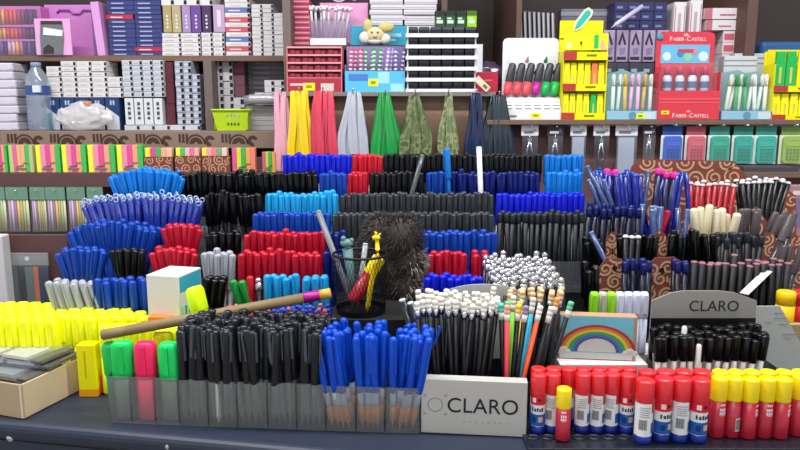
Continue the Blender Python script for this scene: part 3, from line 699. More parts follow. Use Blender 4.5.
sw(0, pr_tube_white, f'clear bluish pen {u1}', 586, 606, 176, slope=-.42, pitch=.0135, lean=.08, ranks=1)
sw(0, pr_tube_white, f'clear bluish pen {u1}, beside the pink-topped ones', 640, 652, 176, slope=.1, pitch=.0135, lean=.16, ranks=1)
sw(0, pr_tube_blue, f'blue-barrelled pen {u1}, next to the red ones', 662, 688, 177, slope=.08, pitch=.0112, lean=.15, jz=.005)
sw(0, pr_pinkpen, 'hot pink topped pen in the swirl display next to the red pens', 656, 678, 172, slope=.05, pitch=.0155, ranks=1, lean=.25, free=1)
sw(0, pr_pinkpen, 'hot pink topped pen in the swirl display under the wide clear pouch', 606, 620, 171, slope=-.1, pitch=.0135, ranks=1, lean=.2, free=1)
m1 = 'in the middle tier of the swirl display'
sw(1, pr_cream, f'fat cream marker {m1}', 690, 736, 211, L=.14, fan=.1, pitch=.0165, ranks=1, lean=.16, jz=.006)
sw_b(1, crownpen('tinted_marker', P('#c8a840'), P('#dcc8b0', .4), .0072, .05, .14), f'yellowish marker behind the cream ones {m1}', 692, 734, 208, L=.14, pitch=.019, ranks=1, lean=.12)
sw(1, pr_tube_white, f'clear bluish pen {m1}', 640, 663, 209, pitch=.0110, lean=.2, ranks=2)
sw(1, pr_red2, f'dark red pen {m1}', 664, 674, 208, pitch=.014, ranks=1, slope=.25)
sw(1, pr_tube_white, f'clear bluish pen {m1}, beside the cream markers', 676, 688, 212, pitch=.0125, lean=.2, ranks=1)
sw(1, pr_grey_gel, f'grey gel pen {m1}', 738, 764, 212, L=.15, pitch=.014, lean=.1, ranks=2)
sw(1, pr_grey_gel, f'grey gel pen {m1}, at the frame edge', 776, 802, 212, L=.15, pitch=.015, slope=.35, lean=.15, ranks=2)
sw(1, pr_darkblue, f'midnight blue pen {m1}', 586, 640, 208, pitch=.0130, lean=.1, ranks=2)
lo = 'in the lowest tier of the swirl display'
def low(pr, lab, px0, px1, py, Y, L=.146, **kw): bunch(pr, lab, 'pen', lab, px0, px1, py, Y, L=L, **kw)
low(pr_glint_end_b, 'black pen with painted end glint in the lowest swirl tier, between the two peg holes', 622, 642, 235, 1.265, pitch=.0132, lean=.05, ranks=1)
low(pr_black2, 'thick black pen in the lowest swirl tier, between the two peg holes', 616, 660, 236, 1.28, pitch=.0132, lean=.08, ranks=2, fan=.1, jz=.004)
low(pr_black2, 'thick black pen beside the smoky pens at the swirl display', 583, 604, 240, 1.28, pitch=.0138, lean=.1, ranks=2, slope=-.15)
low(pr_black2, f'thick black pen {lo}, above the pink-ended ones', 670, 716, 236, 1.28, pitch=.0138, lean=.12, ranks=2, jz=.005)
low(pr_clearblack, f'dark clear-barrelled gel pen {lo}', 716, 764, 237, 1.28, pitch=.0138, lean=.12, ranks=2, jz=.005)
low(pr_grey_gel, f'grey gel pen {lo}', 780, 804, 246, 1.28, pitch=.016, slope=.2, lean=.15, ranks=1)
low(pr_flat, f'black pen with a flat pink end {lo}', 690, 792, 265, 1.16, L=.150, pitch=.0138, ranks=2, lean=.04)
low(pr_darkblue, f'midnight blue pen {lo}', 622, 654, 262, 1.16, pitch=.0138, lean=.1, ranks=2, fan=.1)
low(pr_darkblue, f'midnight blue pen {lo}, beside the pink-ended ones', 676, 690, 264, 1.16, pitch=.0138, lean=.12, ranks=2)
low(pr_black2, 'thick black pen behind the rainbow box, under the swirl lobe', 583, 600, 268, 1.15, pitch=.0138, lean=.1, ranks=2)
loose(pr_tube_white, 'clear bluish pen lying aslant before the swirl display, by the sky blue pens', 588, 168, 604, 200, 1.43, Y1=1.42)
loose(pr_grey_gel, 'long clear pen slanting before the swirl display above the white tag', 792, 214, 771, 262, 1.24, L=.15, Y1=1.22)
loose(pr_tube_white, 'clear bluish pen slanting beside the first peg hole', 592, 234, 606, 262, 1.23, Y1=1.22)
for k, (Y, py) in enumerate(((1.28, 236), (1.16, 264))):
    z_ = W(700, py, Y).z-.15
    part('step', B().box(W(583, 250, Y).x-D0.x, Y-D0.y-.012, .001, W(806, 250, Y).x-D0.x, Y-D0.y+.035, z_-TZ-.004), stepm, sd)

# ---------------------------------------------------------------- yellow highlighters massed at the left
yel = mat('fluorescent_yellow', '#f4fa00', .4)
yl2 = mat('fluorescent_yellow_cap', '#f8fc04', .4)
hy = highlighter('yellow_highlighter', yel, yl2, .0096, .0082, .112)
zy = TZ+.001
for r in range(6):
    Y = 1.058+r*.0185
    xr = W(62 if r == 0 else 150 if r < 3 else 138, 320, Y).x
    xl = W(-8, 320, Y).x
    n = int((xr-xl)/.0212)
    for i in range(n):
        hy.put(T((xl+(i+.5)*.0212+(.002 if r % 2 else 0), Y, zy+abs(random.gauss(0, .0015)))) @ RZ(random.uniform(-.06, .06)), 'fluorescent yellow highlighter standing in the packed block behind the cardboard box', 'highlighter', 'yellow highlighters in the packed block')
for i in range(7):      # front ones beside the clear tray, standing clear of the block
    p = W(108+i*13, 355, 1.035)
    hy.put(T((p.x, 1.035, zy)) @ RZ(.1), 'fluorescent yellow highlighter standing just behind the clear highlighter tray', 'highlighter', 'yellow highlighters behind the clear tray')
yb = thing('highlighter_box', 'tall yellow highlighter packet with an orange base beside the cardboard box', 'packet', (W(93, 390, 1.035).x, 1.03, TZ))
part('sleeve', B().box(-.014, -.011, .012, .014, .011, W(93, 343, 1.03).z-TZ), K('#f6ea04', .4), yb, .001)
part('base_band', B().box(-.0142, -.0112, .001, .0142, .0112, .012), K('#f0a010', .4), yb)
part('print_line', B().box(-.003, -.0116, .03, -.0005, -.0109, .075), K('#c8b404'), yb)
ob = thing('small_box', 'red little box under the green highlighter by the yellow packet', 'box', (W(106.5, 388, 1.045).x, 1.040, TZ))
part('box_body', B().box(-.012, -.008, .001, .012, .008, .030), K('#d8281c', .4), ob, .001)
ok_ = thing('small_box', 'small orange box lying on the highlighters beneath the white carton', 'box', (W(160, 317, 1.04).x, 1.045, zy+.112))
part('box_body', B().box(-.018, -.008, .0018, .018, .008, .0105), K('#f07828', .4), ok_, .001)
# white carton on the highlighters
Yc = 1.052
zc0 = TZ+.1165
wc0 = thing('small_carton', 'white cube carton with a teal side standing on the yellow highlighters', 'box', (W(165, 316, Yc).x, Yc, zc0))
ww = W(183, 295, Yc).x-W(147, 295, Yc).x
hh = W(160, 275, Yc).z-W(160, 318, Yc).z
Mc = RZ(-.24)
part('carton_body', B().box(-ww/2, -.002, 0, ww/2, .066, hh), K('#d8d6cc', .6), wc0, .0008, M=Mc)
sdp = B().box(ww/2-.0002, .0, hh*.62, ww/2+.0005, .064, hh*.97, 0).box(ww/2-.0002, .0, .004, ww/2+.0005, .064, hh*.30, 2)
for k in range(5): sdp.box(ww/2, .012+k*.011, hh*.08, ww/2+.0008, .017+k*.011, hh*.28, 1)
part('side_print', sdp, [K('#3aa0b8'), K('#2a9a68'), K('#bcd8cc')], wc0, M=Mc, label='teal printed side')
part('edge_print', B().box(-ww/2+.006, -.0026, hh*.06, ww/2-.006, -.0019, hh*.075), K('#bcbab2'), wc0, M=Mc)
# tilted neon marker next to the carton
def lay_top(pr, p0, p1, L, label, cat, roll=0):      # p1: where its upper end is
    d = (p1-p0).normalized(); return lay(pr, p1-d*L, p1, label, cat, roll)
def lay(pr, p0, p1, label, cat, roll=0):
    d = (p1-p0).normalized()
    return pr.put(T(p0) @ d.to_track_quat('Z', 'Y').to_matrix().to_4x4() @ RZ(roll), label, cat)
lay_top(highlighter('neon_marker', P('#e4f23a'), P('#d8ff10', .3), .0135, .0095, .10), W(206, 336, 1.03), W(194, 287, 1.035), .10, 'neon yellow-green marker leaning on the white carton', 'highlighter')
lay_top(hg('highlighter', '#12a050'), W(192, 356, 1.012), W(184, 329, 1.012), .115, 'green highlighter wedged between the black pens and the wooden stick', 'highlighter')
lay_top(hg('highlighter', '#f2f020'), W(176, 352, 1.013), W(172, 327, 1.013), .115, 'yellow highlighter leaning behind the pink one under the wooden stick', 'highlighter')

# ---------------------------------------------------------------- cardboard box with clear packs
A_, Bk = G(24, 420), G(82, 390)
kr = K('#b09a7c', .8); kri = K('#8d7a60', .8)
d = (Bk-A_); l = d.length; az = math.atan2(d.y, d.x)-PI/2
cb = thing('cardboard_box', 'open kraft cardboard box with worn edges at the counter corner', 'box', tuple(A_), rz=az)
hB = W(24, 385, A_.y).z-TZ
wB = .24
part('front_side', B().box(-wB, 0, .001, 0, .003, hB), kr, cb, .0012)
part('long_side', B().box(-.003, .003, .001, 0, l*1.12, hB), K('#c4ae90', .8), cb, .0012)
part('back_side', B().box(-wB, l*1.12, .001, 0, l*1.12+.003, hB), kr, cb, .001)
part('far_side', B().box(-wB, .003, .001, -wB+.003, l*1.12, hB), kr, cb, .001)
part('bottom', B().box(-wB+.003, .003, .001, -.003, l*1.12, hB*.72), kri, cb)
part('corner_crease', B().box(-.0035, -.0006, .003, -.0005, -.0001, hB-.002), K('#d8c6aa'), cb, label='pale worn corner')
pk_c = clear('pack_film', '#f4f6f8', .16, .34, .12, '#e0e2e4')
def clearpack(M, label, k):
    o = link('clear_pack', None, M=M); tag(o, label, 'packet', None)
    part('film', B().box(-.105, -.034, 0, .105, .034, .007), pk_c, o, .002)
    part('dark_header', B().box(.086, -.0335, .0015, .1045, .0335, .0058), K('#2c2c30', .4), o)
    cc = B()
    for j in range(3): cc.box(-.095+j*.058, -.026, .001, -.045+j*.058, .026, .0058)
    part('contents', cc, mat(('insert_bright', 'insert_dark', 'insert_mid')[k % 3], ('#dadadc', '#a2a4a8', '#c0c1c4')[k % 3], .25, .35), o)
Mb = T(A_) @ RZ(az)
clearpack(Mb @ T((-.118, .062, hB*.72+.001)) @ RZ(.02), 'bottom clear packet of grey inserts inside the cardboard box', 0)
clearpack(Mb @ T((-.110, .055, hB*.72+.0095)) @ RZ(-.05), 'clear packet second from the bottom in the cardboard box', 1)
clearpack(Mb @ T((-.104, .078, hB*.72+.018)) @ RZ(.06), 'clear packet with dark header near the top of the cardboard box', 2)
clearpack(Mb @ T((-.112, .082, hB*.72+.0265)) @ RZ(-.03), 'topmost clear packet on the cardboard box', 0)

# ---------------------------------------------------------------- riser, mesh cup and its contents
zr = .905
ri = thing('riser_box', 'added riser box under the mesh cup, coloured near-black like shadow', 'box', (W(372, 330, 1.06).x, 1.075, TZ))
xa, xb = W(333, 318, 1.06).x-ri.location.x, W(418, 318, 1.06).x-ri.location.x
part('riser_body', B().box(xa, -.055, .001, xb, .105, zr-TZ), K('#1e1b1a'), ri, .001)  # added support; its near-black colour stands in for shadow below the cup
cupc = Vector((W(361, 318, 1.062).x, 1.062, zr+.0005))
wire = mat('black_wire', '#0d0d0f', .45, .3)
rt, rbm = .0425, .0385
hcup = .0945
cup = thing('mesh_cup', 'black wire-mesh pencil cup holding a glue stick and a giraffe pencil', 'pen cup', tuple(cupc))
mb = B(); n, m = 46, 26
w_ = .00042
for k in range(n):
    for sgn in (1, -1):
        pts = []
        for j in range(m+1):
            t_ = j/m; rr = rbm+(rt-rbm)*t_; a_ = 2*PI*(k/n+sgn*.11*t_); pts.append((rr*math.cos(a_), rr*math.sin(a_), .003+(hcup-.006)*t_))
        mb.tube(pts[::3]+([pts[-1]] if m % 3 else []), w_, 0, 3)
part('wire_mesh', mb, wire, cup)
part('rim_ring', B().tube([(rt*math.cos(a), rt*math.sin(a), hcup-.0015) for a in [2*PI*k/40 for k in range(40)]], .0022, 0, 8, True), wire, cup)
part('bottom_band', B().lathe([(rbm+.0004, .0), (rbm+.0008, .008)], 0, 40, cap=False).lathe([(.001, .0005), (rbm, .0005)], 0, 40, cap=False), wire, cup)
C3 = lambda dx, dy, dz: cupc+Vector((dx, dy, dz))
gs = glue_yel(False, .0105, .0800, 'glue_stick')
lay(gs, C3(-.012, -.016, .022), C3(.022, -.006, .075), 'red glue stick with yellow cap lying slanted inside the mesh cup', 'glue stick', roll=-.2)
# giraffe pencil
gp = thing('giraffe_pencil', 'yellow pencil shaped like a giraffe standing in the mesh cup', 'pencil', tuple(C3(.014, -.020, .004)))
yg = P('#e8c814', .4)
g_ = lambda x, z, y=0: (x, y, z)
part('body', B().tube([g_(-.004, .0), g_(-.002, .012), g_(.004, .05), g_(.010, .075), g_(.014, .088)], [.0012, .004, .0042, .005, .0062], 0, 10), yg, gp)
part('neck', B().tube([g_(.013, .086), g_(.0135, .10), g_(.0125, .115)], [.0065, .0036, .0030], 0, 10), yg, gp)
part('head', B().ball((.0115, -.001, .1185), .0052, 0, (1.25, .9, .85), 12).tube([(.0145, .001, .121), (.0185, .001, .125)], [.0018, .0008]).tube([(.0125, -.002, .122), (.012, -.002, .1275)], [.0009, .0012]).tube([(.0105, .002, .122), (.0098, .002, .1275)], [.0009, .0012]), yg, gp)
# teal pen topper, grey pen and brush
tp = thing('teal_novelty_pen', 'grey-teal animal-topped novelty pen standing in the mesh cup', 'pen', tuple(C3(-.018, .012, .004)))
tm = P('#5e8484', .45)
part('shaft', B().tube([(.004, 0, 0), (.002, 0, .05), (-.003, 0, .095)], [.003, .006, .0085], 0, 10), tm, tp)
part('topper', B().ball((-.004, -.002, .104), .009, 0, (1.2, .9, .8), 12).ball((-.009, -.004, .112), .0042, 0).ball((.004, -.003, .109), .0038, 0), tm, tp)
o = lay(flatpen('grey_stick', P('#6e7276', .35), P('#8c9094', .4), .0048, .165), C3(-.012, .014, .004), W(312, 195, 1.115), 'grey stick leaning out of the mesh cup', 'brush')
lay(flatpen('clear_pen', P('#8c9298', .2), P('#a8aeb4', .2), .0042, .105), C3(-.006, .006, .004), C3(.008, .01, .11), 'clear grey pen standing in the mesh cup behind the glue stick', 'pen')

# dark fluffy fur ball behind the cup
fu = thing('fur_pompom', 'dark brown fluffy fur plush behind the mesh cup', 'plush', (W(398, 300, 1.15).x, 1.158, zr+.0005))
fur = mat('dark_fur', '#3e3531', .9, noise=.35, nscale=40); furl = mat('pale_fur', '#a89a8c', .9, noise=.2)
fc = Vector(fu.location)
lobes = [(W(402, 236, 1.152), .040), (W(383, 234, 1.162), .038), (W(408, 262, 1.152), .036), (W(388, 268, 1.162), .045), (W(404, 286, 1.152), .038), (W(372, 250, 1.162), .030)]
core = B(); hair = B(); hairl = B()
for c, r in lobes: core.ball(c-fc, r*.80, 0, (1, .8, 1), 14)
rnd = random.Random(4)
for c, r in lobes:
    for _ in range(620):
        v = Vector((rnd.gauss(0, 1), rnd.gauss(0, 1)*.8, rnd.gauss(0, 1))).normalized()
        if v.y > .55: continue
        p = c-fc+Vector((v.x, v.y*.8, v.z))*r*.74
        d_ = (v+Vector((rnd.uniform(-.35, .35), rnd.uniform(-.3, .1), -.55+rnd.uniform(-.3, .3)))).normalized(); ln = r*rnd.uniform(.28, .5)
        b_ = hairl if (c-fc+v*r).x > .016 and (c-fc).z+v.z*r < .085 and rnd.random() < .8 else hair
        b_.tube([p, p+(v*.6+d_*.4)*ln*.55, p+(v*.3+d_*.7)*ln], [.0009, .0007, .0001], 0, 3)
part('fur_body', core, fur, fu)
part('fur_hair', hair, fur, fu)
part('pale_fur_hair', hairl, furl, fu, label='greyish lighter fur on one side')

# ---------------------------------------------------------------- wooden stick with glitter band
p0, p1 = W(102, 335, .972), W(331, 293, 1.012)
d = p1-p0; Ls = d.length
M = T(p0) @ d.to_track_quat('Z', 'Y').to_matrix().to_4x4()
ws = link('wooden_stick', None, M=M); tag(ws, 'long wooden rod with a magenta glitter band lying across the pens', 'stick')
wood = mat('rod_wood', '#806b48', .6, noise=.18, nscale=30)
part('rod', B().lathe([(.0070, 0), (.0078, .0015), (.0078, .030), (.0070, .032), (.0078, .034), (.0078, Ls*.885)], 0, 16), wood, ws)
gl = mat('magenta_glitter', '#a8187e', .3, .4, noise=.6, nscale=900)
part('glitter_band', B().lathe([(.0080, Ls*.878), (.0084, Ls*.882), (.0084, Ls*.945), (.0080, Ls*.949)], 0, 16), gl, ws, label='magenta glitter band')
part('end_cap', B().lathe([(.0078, Ls*.949), (.0078, Ls*.998), (.006, Ls)], 0, 16), P('#c8a23c', .5), ws, label='golden yellow tip')

ctp = flatpen('clear_tip_pen', P('#20242c', .2), P('#c4cad2', .2), .0052, .145)
for q, (pa, pb, nm) in enumerate((((416, 345), (402, 299), 'nearer'), ((424, 345), (410, 302), 'further'))):
    d = (W(*pb, .99)-W(*pa, .99)).normalized(); tp_ = W(*pb, .99); lay_top(ctp, W(*pa, .99), tp_, min(.145, (tp_.z-TZ-.002)/d.z), nm+' of two dark pens with clear ends leaning away from the cream-eraser pencils', 'pen')
# sprinkle-topped pens between the black pens and the rack
sp_r = crownpen('red_sprinkle_pen', P('#3a1620'), P('#b85a5c', .4), .0046, .012, .138, ball=True)
sp_b = crownpen('blue_sprinkle_pen', P('#141c48'), P('#2c3fae', .4), .0046, .012, .138, ball=True)
for r in range(4):
    for i in range(14):
        px = 226+i*7.4+(3.5 if r % 2 else 0); Y = 1.022+r*.0105
        if px > 327: continue
        redp = px < 270 or rnd.random() < .3
        (sp_r if redp else sp_b).put(T((W(px, 308, Y).x, Y, TZ+.001+rnd.uniform(0, .004))) @ RY(rnd.gauss(0, .02)), ('red' if redp else 'blue')+' round-topped pen standing between the black clip pens and the rack', 'pen', ('red' if redp else 'blue')+' round-topped pens')
# ---------------------------------------------------------------- wall shelving
brown = mat('shelf_brown', '#5b4238', .6, noise=.12, nscale=12)
brown2 = mat('panel_brown', '#6e5648', .65, noise=.1, nscale=9)
maroon = mat('panel_maroon', '#5a3d3a', .6, noise=.1, nscale=9)
darkb = mat('cabinet_dark', '#3a2f2e', .7, noise=.1, nscale=10)
tan = K('#a08a7c')
YA, YB_, YC, YD, YE = 2.24, 2.16, 2.0, 1.97, 1.92
zA = W(400, 55.5, YA).z; zB = W(400, 131, YB_).z; zC = W(400, 92, YC).z; zD = W(400, 120, YD).z; zE = W(400, 173, YE).z
zA2 = W(400, 45, 2.16).z; zA3 = W(400, 76, 2.14).z
sh = thing('wall_shelving', 'brown wooden wall shelving holding the boxed stationery', 'shelving', (0, 2.3, 0))
def sp(name, x0, x1, y0, y1, z0, z1, m, bv=.001, label=None):
    return part(name, B().box(x0, y0-2.3, z0, x1, y1-2.3, z1), m, sh, bv, label)
xl, xr = -1.62, 1.62
xm = W(288, 90, 2.1).x
sp('back_panel', xl, xr, 2.64, 2.66, .3, 2.1, darkb)
sp('shelf_board', xl, xm, YA, 2.639, zA-.017, zA, brown2)
sp('shelf_board', xl, xm, YB_, 2.639, zB-.02, zB, mat('board_pale', '#8a7a70', .6, noise=.12, nscale=14))
xc0 = W(284, 92, YC).x
sp('shelf_board', xc0, W(496, 92, YC).x, YC, 2.639, zC-.012, zC, mat('board_grey', '#7c7470', .6))
sp('shelf_board', W(487, 120, YD).x, xr, YD, 2.639, zD-.013, zD, brown2)
sp('shelf_board', xm+.012, W(440, 45, 2.16).x, 2.16, 2.639, zA2-.014, zA2, darkb)
sp('shelf_board', W(520, 76, 2.14).x, W(748, 76, 2.14).x, 2.14, 2.639, zA3-.014, zA3, darkb)
sp('shelf_board', xl, xc0-.002, YE, 2.06, zE-W(400, 173, YE).z+W(400, 187, YE).z, zE, maroon)
sp('front_panel', xl, xc0-.002, 2.065, 2.08, .3, zB-.075, maroon)
sp('front_panel', xc0, W(486, 120, 2.03).x, 2.03, 2.045, .3, zC-.0125, mat('panel_tan', '#8c705c', .65, noise=.1, nscale=9), label='tan panel behind the ribbons')
sp('front_panel', W(486, 120, 2.03).x+.001, xr, 2.03, 2.045, .3, zD-.0135, mat('panel_rose', '#6e504c', .65, noise=.1, nscale=9))
def upr(px, w, Y, z0, z1, m=brown): x = W(px, 60, Y).x; sp('upright', x-w/2, x+w/2, Y, 2.639, z0, z1, m)
upr(207, .026, 2.2, zB+.0005, zA-.0175, mat('upright_grey', '#6a5c56', .6)); upr(287.5, .024, 2.12, zB+.0005, 1.75, mat('upright_grey', '#6a5c56', .6))
upr(444, .018, 2.2, zC+.0005, 1.75, brown); upr(518, .016, 2.12, zC+.0005, 1.75, brown); upr(749, .03, 2.1, zD+.0005, 1.75, brown)
# scalloped brown frieze along the lower left board
x0, x1, z0, z1 = rect(-40, 132, 283, 148, 2.15)
fz = B().box(x0, 2.150-2.3, z0, x1, 2.156-2.3, z1, 0)
u_ = .052; k = 0; x = x0+.01
dk = 1
def fdisk(cx, cz, r0, r1, a0, a1, mi=1):
    n = 12; va = []; vb = []
    for j in range(n+1):
        a = a0+(a1-a0)*j/n
        va.append(fz.bm.verts.new((cx+r0*math.cos(a), 2.1494-2.3, cz+r0*math.sin(a)))); vb.append(fz.bm.verts.new((cx+r1*math.cos(a), 2.1494-2.3, cz+r1*math.sin(a))))
    fz._set([fz.bm.faces.new((va[j], vb[j], vb[j+1], va[j+1])) for j in range(n)], mi)
H_ = z1-z0
while x < x1-.16:
    for q in range(3): fz.box(x+.004+q*.011, 2.1488-2.3, z0+H_*.35, x+.011+q*.011, 2.1497-2.3, z1-H_*.12, 1)
    fdisk(x+.057, z0+H_*.25, H_*.12, H_*.42, 0, PI); fdisk(x+.057, z0+H_*.25, H_*.50, H_*.62, 0, PI)
    fdisk(x+.100, z0+H_*.45, H_*.10, H_*.34, PI*.1, PI*1.6)
    x += .132
part('frieze_board', fz, [K('#8e7868'), K('#4c3830')], sh, label='tan frieze board with dark scrolls')

# ---- generic boxes -----------------------------------------------------------
def carton_mesh(w, h, d, body, mark=None, band=None, notch=True, top=None):
    g = min(w, h)*.04
    b = B().box(-w/2, 0, 0, w/2, d, h, 0)
    ps = []
    root = b.mesh('carton', body, bevel=min(.0008, h*.06), seg=1)
    e = B(); 
    if notch: e.box(w/2-h*.46, -.0006, h*.16, w/2-.0004, -.0001, h*.80, 0)
    if mark: e.box(-w*.34, -.0006, h*.3, w*.12, -.0001, h*.55, 1)
    if band: e.box(-w/2+.0006, -.0006, h*.06, -w*.5+w*band[0], -.0001, h*.94, 2)
    if notch or mark or band: ps.append(('end_print', e.mesh('end_print', [K('#1e1e26'), mark or K('#888888'), band[1] if band else K('#888888')])))
    return root, ps
def stack(name, label, group, px0, px1, py0, zs, Y, cols, rows, body, d=.09, mark=None, py1=None, skip=None, band=None, notch=True, cat='box', jit=.0012, label_each=None):
    x0, x1 = W(px0, py0, Y).x, W(px1, py0, Y).x; zt = W(400, py0, Y).z
    cw, ch = (x1-x0)/cols, (zt-zs)/rows
    root, ps = carton_mesh(cw-.0012, ch-.0006, d, body, mark, band, notch)
    pr = Proto(name, root, ps)
    for r in range(rows):
        for c in range(cols):
            if skip and skip(r, c): continue
            pr.put(T((x0+(c+.5)*cw+random.uniform(-jit, jit)*.4, Y+random.uniform(0, jit*3), zs+.0004+r*ch)), label, cat, group)
    return pr
wc, wc2, bc = K('#d6d2d2', .6), K('#c2c6cc', .6), K('#a9b0bc', .6)
# --- top-left board A
YI = 2.27
stack('navy_carton', 'long navy carton in the tall stack between the pink case and the white cartons', 'navy cartons in the tall stack', 106, 160, -4, zA, YI, 2, 13, K('#3c4378', .5), .16, K('#aab0d0'), skip=lambda r, c: (r, c) in ((1, 1), (8, 0)), notch=False)
x0, x1 = W(106, 20, YI).x, W(160, 20, YI).x; ch = (W(400, -4, YI).z-zA)/13; cw = (x1-x0)/2
for (r, c), lb in (((1, 1), 'red-and-navy long carton low in the navy stack'), ((8, 0), 'red-and-navy long carton high in the navy stack')):
    root, ps = carton_mesh(cw-.0012, ch-.0006, .16, K('#b8304a', .5), K('#d8d0d8'), None, False)
    Proto('navy_carton', root, ps).put(T((x0+(c+.5)*cw, YI, zA+r*ch+.0004)), lb, 'box')
stack('white_carton', 'white carton stacked right beside the navy stack on the upper shelf', 'white cartons beside the navy stack', 161, 200, 33, zA, YI, 2, 5, wc, .10, K('#b9b4b4'))
zt = W(400, 33, YI).z
stds = [(163, 171.5, '#a89a68', 'olive'), (172, 181, '#b0a27a', 'pale olive'), (182, 190.5, '#a088b4', 'lilac'), (191, 201, '#6a4a8e', 'violet'), (202, 211, '#4a3a56', 'dark plum')]
for p0_, p1_, hx, nm in stds:
    x0, x1 = W(p0_, 20, YI).x, W(p1_, 20, YI).x; z_ = zt if p1_ < 201.5 else W(400, 27, YI).z
    h = W(400, 6, YI).z-zt
    o = thing('upright_carton', f'{nm} carton standing upright on the white cartons of the upper shelf', 'box', ((x0+x1)/2, YI, zt+.001))
    part('carton_body', B().box(-(x1-x0)/2+.0006, 0, 0, (x1-x0)/2-.0006, .07, h), K(hx, .5), o, .0008)
    pm = B()
    for j in range(4): pm.lathe([(.0035, 0), (.0035, .0004)], 0, 10, T((0, -.0001, h*(.2+.14*j))) @ RX(PI/2))
    part('front_print', pm, K('#dcd4e4'), o)
stack('white_carton', 'white carton in the narrow stack below the dark plum carton', 'white cartons under the plum carton', 201, 224, 32.5, zA, YI, 2, 5, wc, .1, K('#b9b4b4'))
x0, x1 = W(213, 20, YI).x, W(225, 20, YI).x
o = thing('upright_carton', 'mauve and white carton standing upright next to the red-banded cartons', 'box', ((x0+x1)/2, YI, W(400, 32.5, YI).z+.001))
h = W(400, 5, YI).z-W(400, 32.5, YI).z
part('carton_body', B().box(-(x1-x0)/2+.001, 0, 0, (x1-x0)/2-.001, .07, h), K('#b49ab8', .5), o, .0008)
part('front_print', B().box(-.006, -.0004, h*.2, .006, 0, h*.8), K('#d8c8dc'), o)
zt6 = W(400, 0, YI).z
stack('white_carton', 'white carton lying on the upright olive and violet cartons', 'white cartons topping the upright ones', 160, 212, -8, W(400, 5.5, YI).z, YI, 4, 2, wc, .1)
x0, x1 = W(225, 20, YI).x, W(250, 20, YI).x
for r in range(12):
    ch = (W(400, -2, YI).z-zA)/12; kind = ('w', 'r', 'w', 'b', 'w', 'r', 'w', 'r', 'w', 'b', 'w', 'w')[r]
    root, ps = carton_mesh(x1-x0-.001, ch-.0006, .12, {'w': wc, 'r': K('#c85a62'), 'b': K('#6878b0')}[kind], K('#c8c2c6') if kind == 'w' else K('#e0dada'), None, True)
    Proto('banded_carton', root, ps).put(T(((x0+x1)/2+random.uniform(-.001, .001), YI, zA+.0004+r*ch)), f'{dict(w="plain white", r="red", b="blue")[kind]} flat carton in the mixed red, white and blue stack', 'box', f'{dict(w="white", r="red", b="blue")[kind]} cartons in the mixed stack')
stack('white_carton', 'small white carton in the stacks at the end of the upper shelf', 'white cartons at the upper shelf end', 251, 284, 4, zA, YI, 3, 12, wc, .1, None, skip=lambda r, c: r > 9 and c == 2)
# pink colouring case with two rows of pens
o = thing('colouring_case', 'opened pink colouring case with rows of coloured pens behind clear film', 'art set', (W(20, 30, YI).x, YI, zA))
ox = o.location.x
x0, x1, z0, z1 = rect(-20, 57, 42, 6, YI); z0, z1 = zA, W(400, 6, YI).z
part('case_shell', B().box(x0-ox, 0, .001, x1-ox, .05, z1-zA), P('#c070b4', .4), o, .002)
HC = z1-zA
pal = ['#3c4878', '#5a68a0', '#40507c', '#6c6a60', '#d0a838', '#e8c070', '#d85a40', '#e06a6a', '#d87060', '#b04a70', '#8a3a78', '#5a2a60', '#6a3a70', '#40305c']
for rr, (f0, f1) in enumerate(((.64, .93), (.34, .56), (.03, .30))):
    for i in range(14):
        xx = x0-ox+.01+(x1-x0-.02)*(i+.5)/14
        hx = pal[i] if rr < 2 else ('#e8d0b0', '#f0c060', '#c880b8', '#4a3a6a', '#7a5a9a', '#30386a', '#d8c0d8')[i % 7]
        part('coloured_pen', B().cyl((xx, -.004, HC*f0), (xx, -.004, HC*f1), .0052, .0052, 0, 8), P(hx, .5), o)
part('window_film', B().pane(x0-ox+.004, HC*.02, x1-ox-.004, HC*.96, -.0105), clear('case_film', '#f4e4f4', .10, .15), o)
part('tray_ridge', B().box(x0-ox, -.0095, HC*.58, x1-ox, 0, HC*.62).box(x0-ox, -.0095, HC*.30, x1-ox, 0, HC*.335), P('#c88ac4', .4), o)
# big pink case
x0, x1 = W(37, 30, YI).x, W(97, 30, YI).x; H_ = W(400, 2, YI).z-zA
o = thing('pink_case', 'large upright pink plastic art case with a moulded handle', 'art set', ((x0+x1)/2, YI+.055, zA)); w2 = (x1-x0)/2
part('case_shell', B().box(-w2, 0, .001, w2, .05, H_), P('#c67ec0', .35), o, .003)
part('handle', B().tube([(-w2*.55, -.002, H_*.84), (-w2*.45, -.006, H_*.90), (-w2*.1, -.006, H_*.90), (0, -.004, H_*.83), (w2*.25, -.006, H_*.83), (w2*.35, -.006, H_*.90), (w2*.6, -.006, H_*.90), (w2*.7, -.002, H_*.84)], .003), P('#a860a4', .35), o)
part('moulded_rib', B().box(w2*.62, -.003, .01, w2*.70, 0, H_*.96).box(w2*.8, -.003, .01, w2*.88, 0, H_*.9).box(-w2*.9, -.003, .01, -w2*.84, 0, H_*.95), P('#b86cb4', .35), o)
x0, x1 = W(96, 30, YI).x, W(106.5, 30, YI).x
o = thing('pink_folder', 'pink plastic folder edge leaning against the navy cartons', 'folder', ((x0+x1)/2, YI-.01, zA))
part('folder_cover', B().box(-.012, 0, .001, .013, .10, H_*1.0), P('#d49ad0', .35), o, .001, M=RY(-.08))
part('film_cover', B().box(-.026, .004, .001, -.015, .09, H_*.86), clear('violet_film', '#d0b0e0', .3, .2, .2, '#b090c0'), o, .0008)
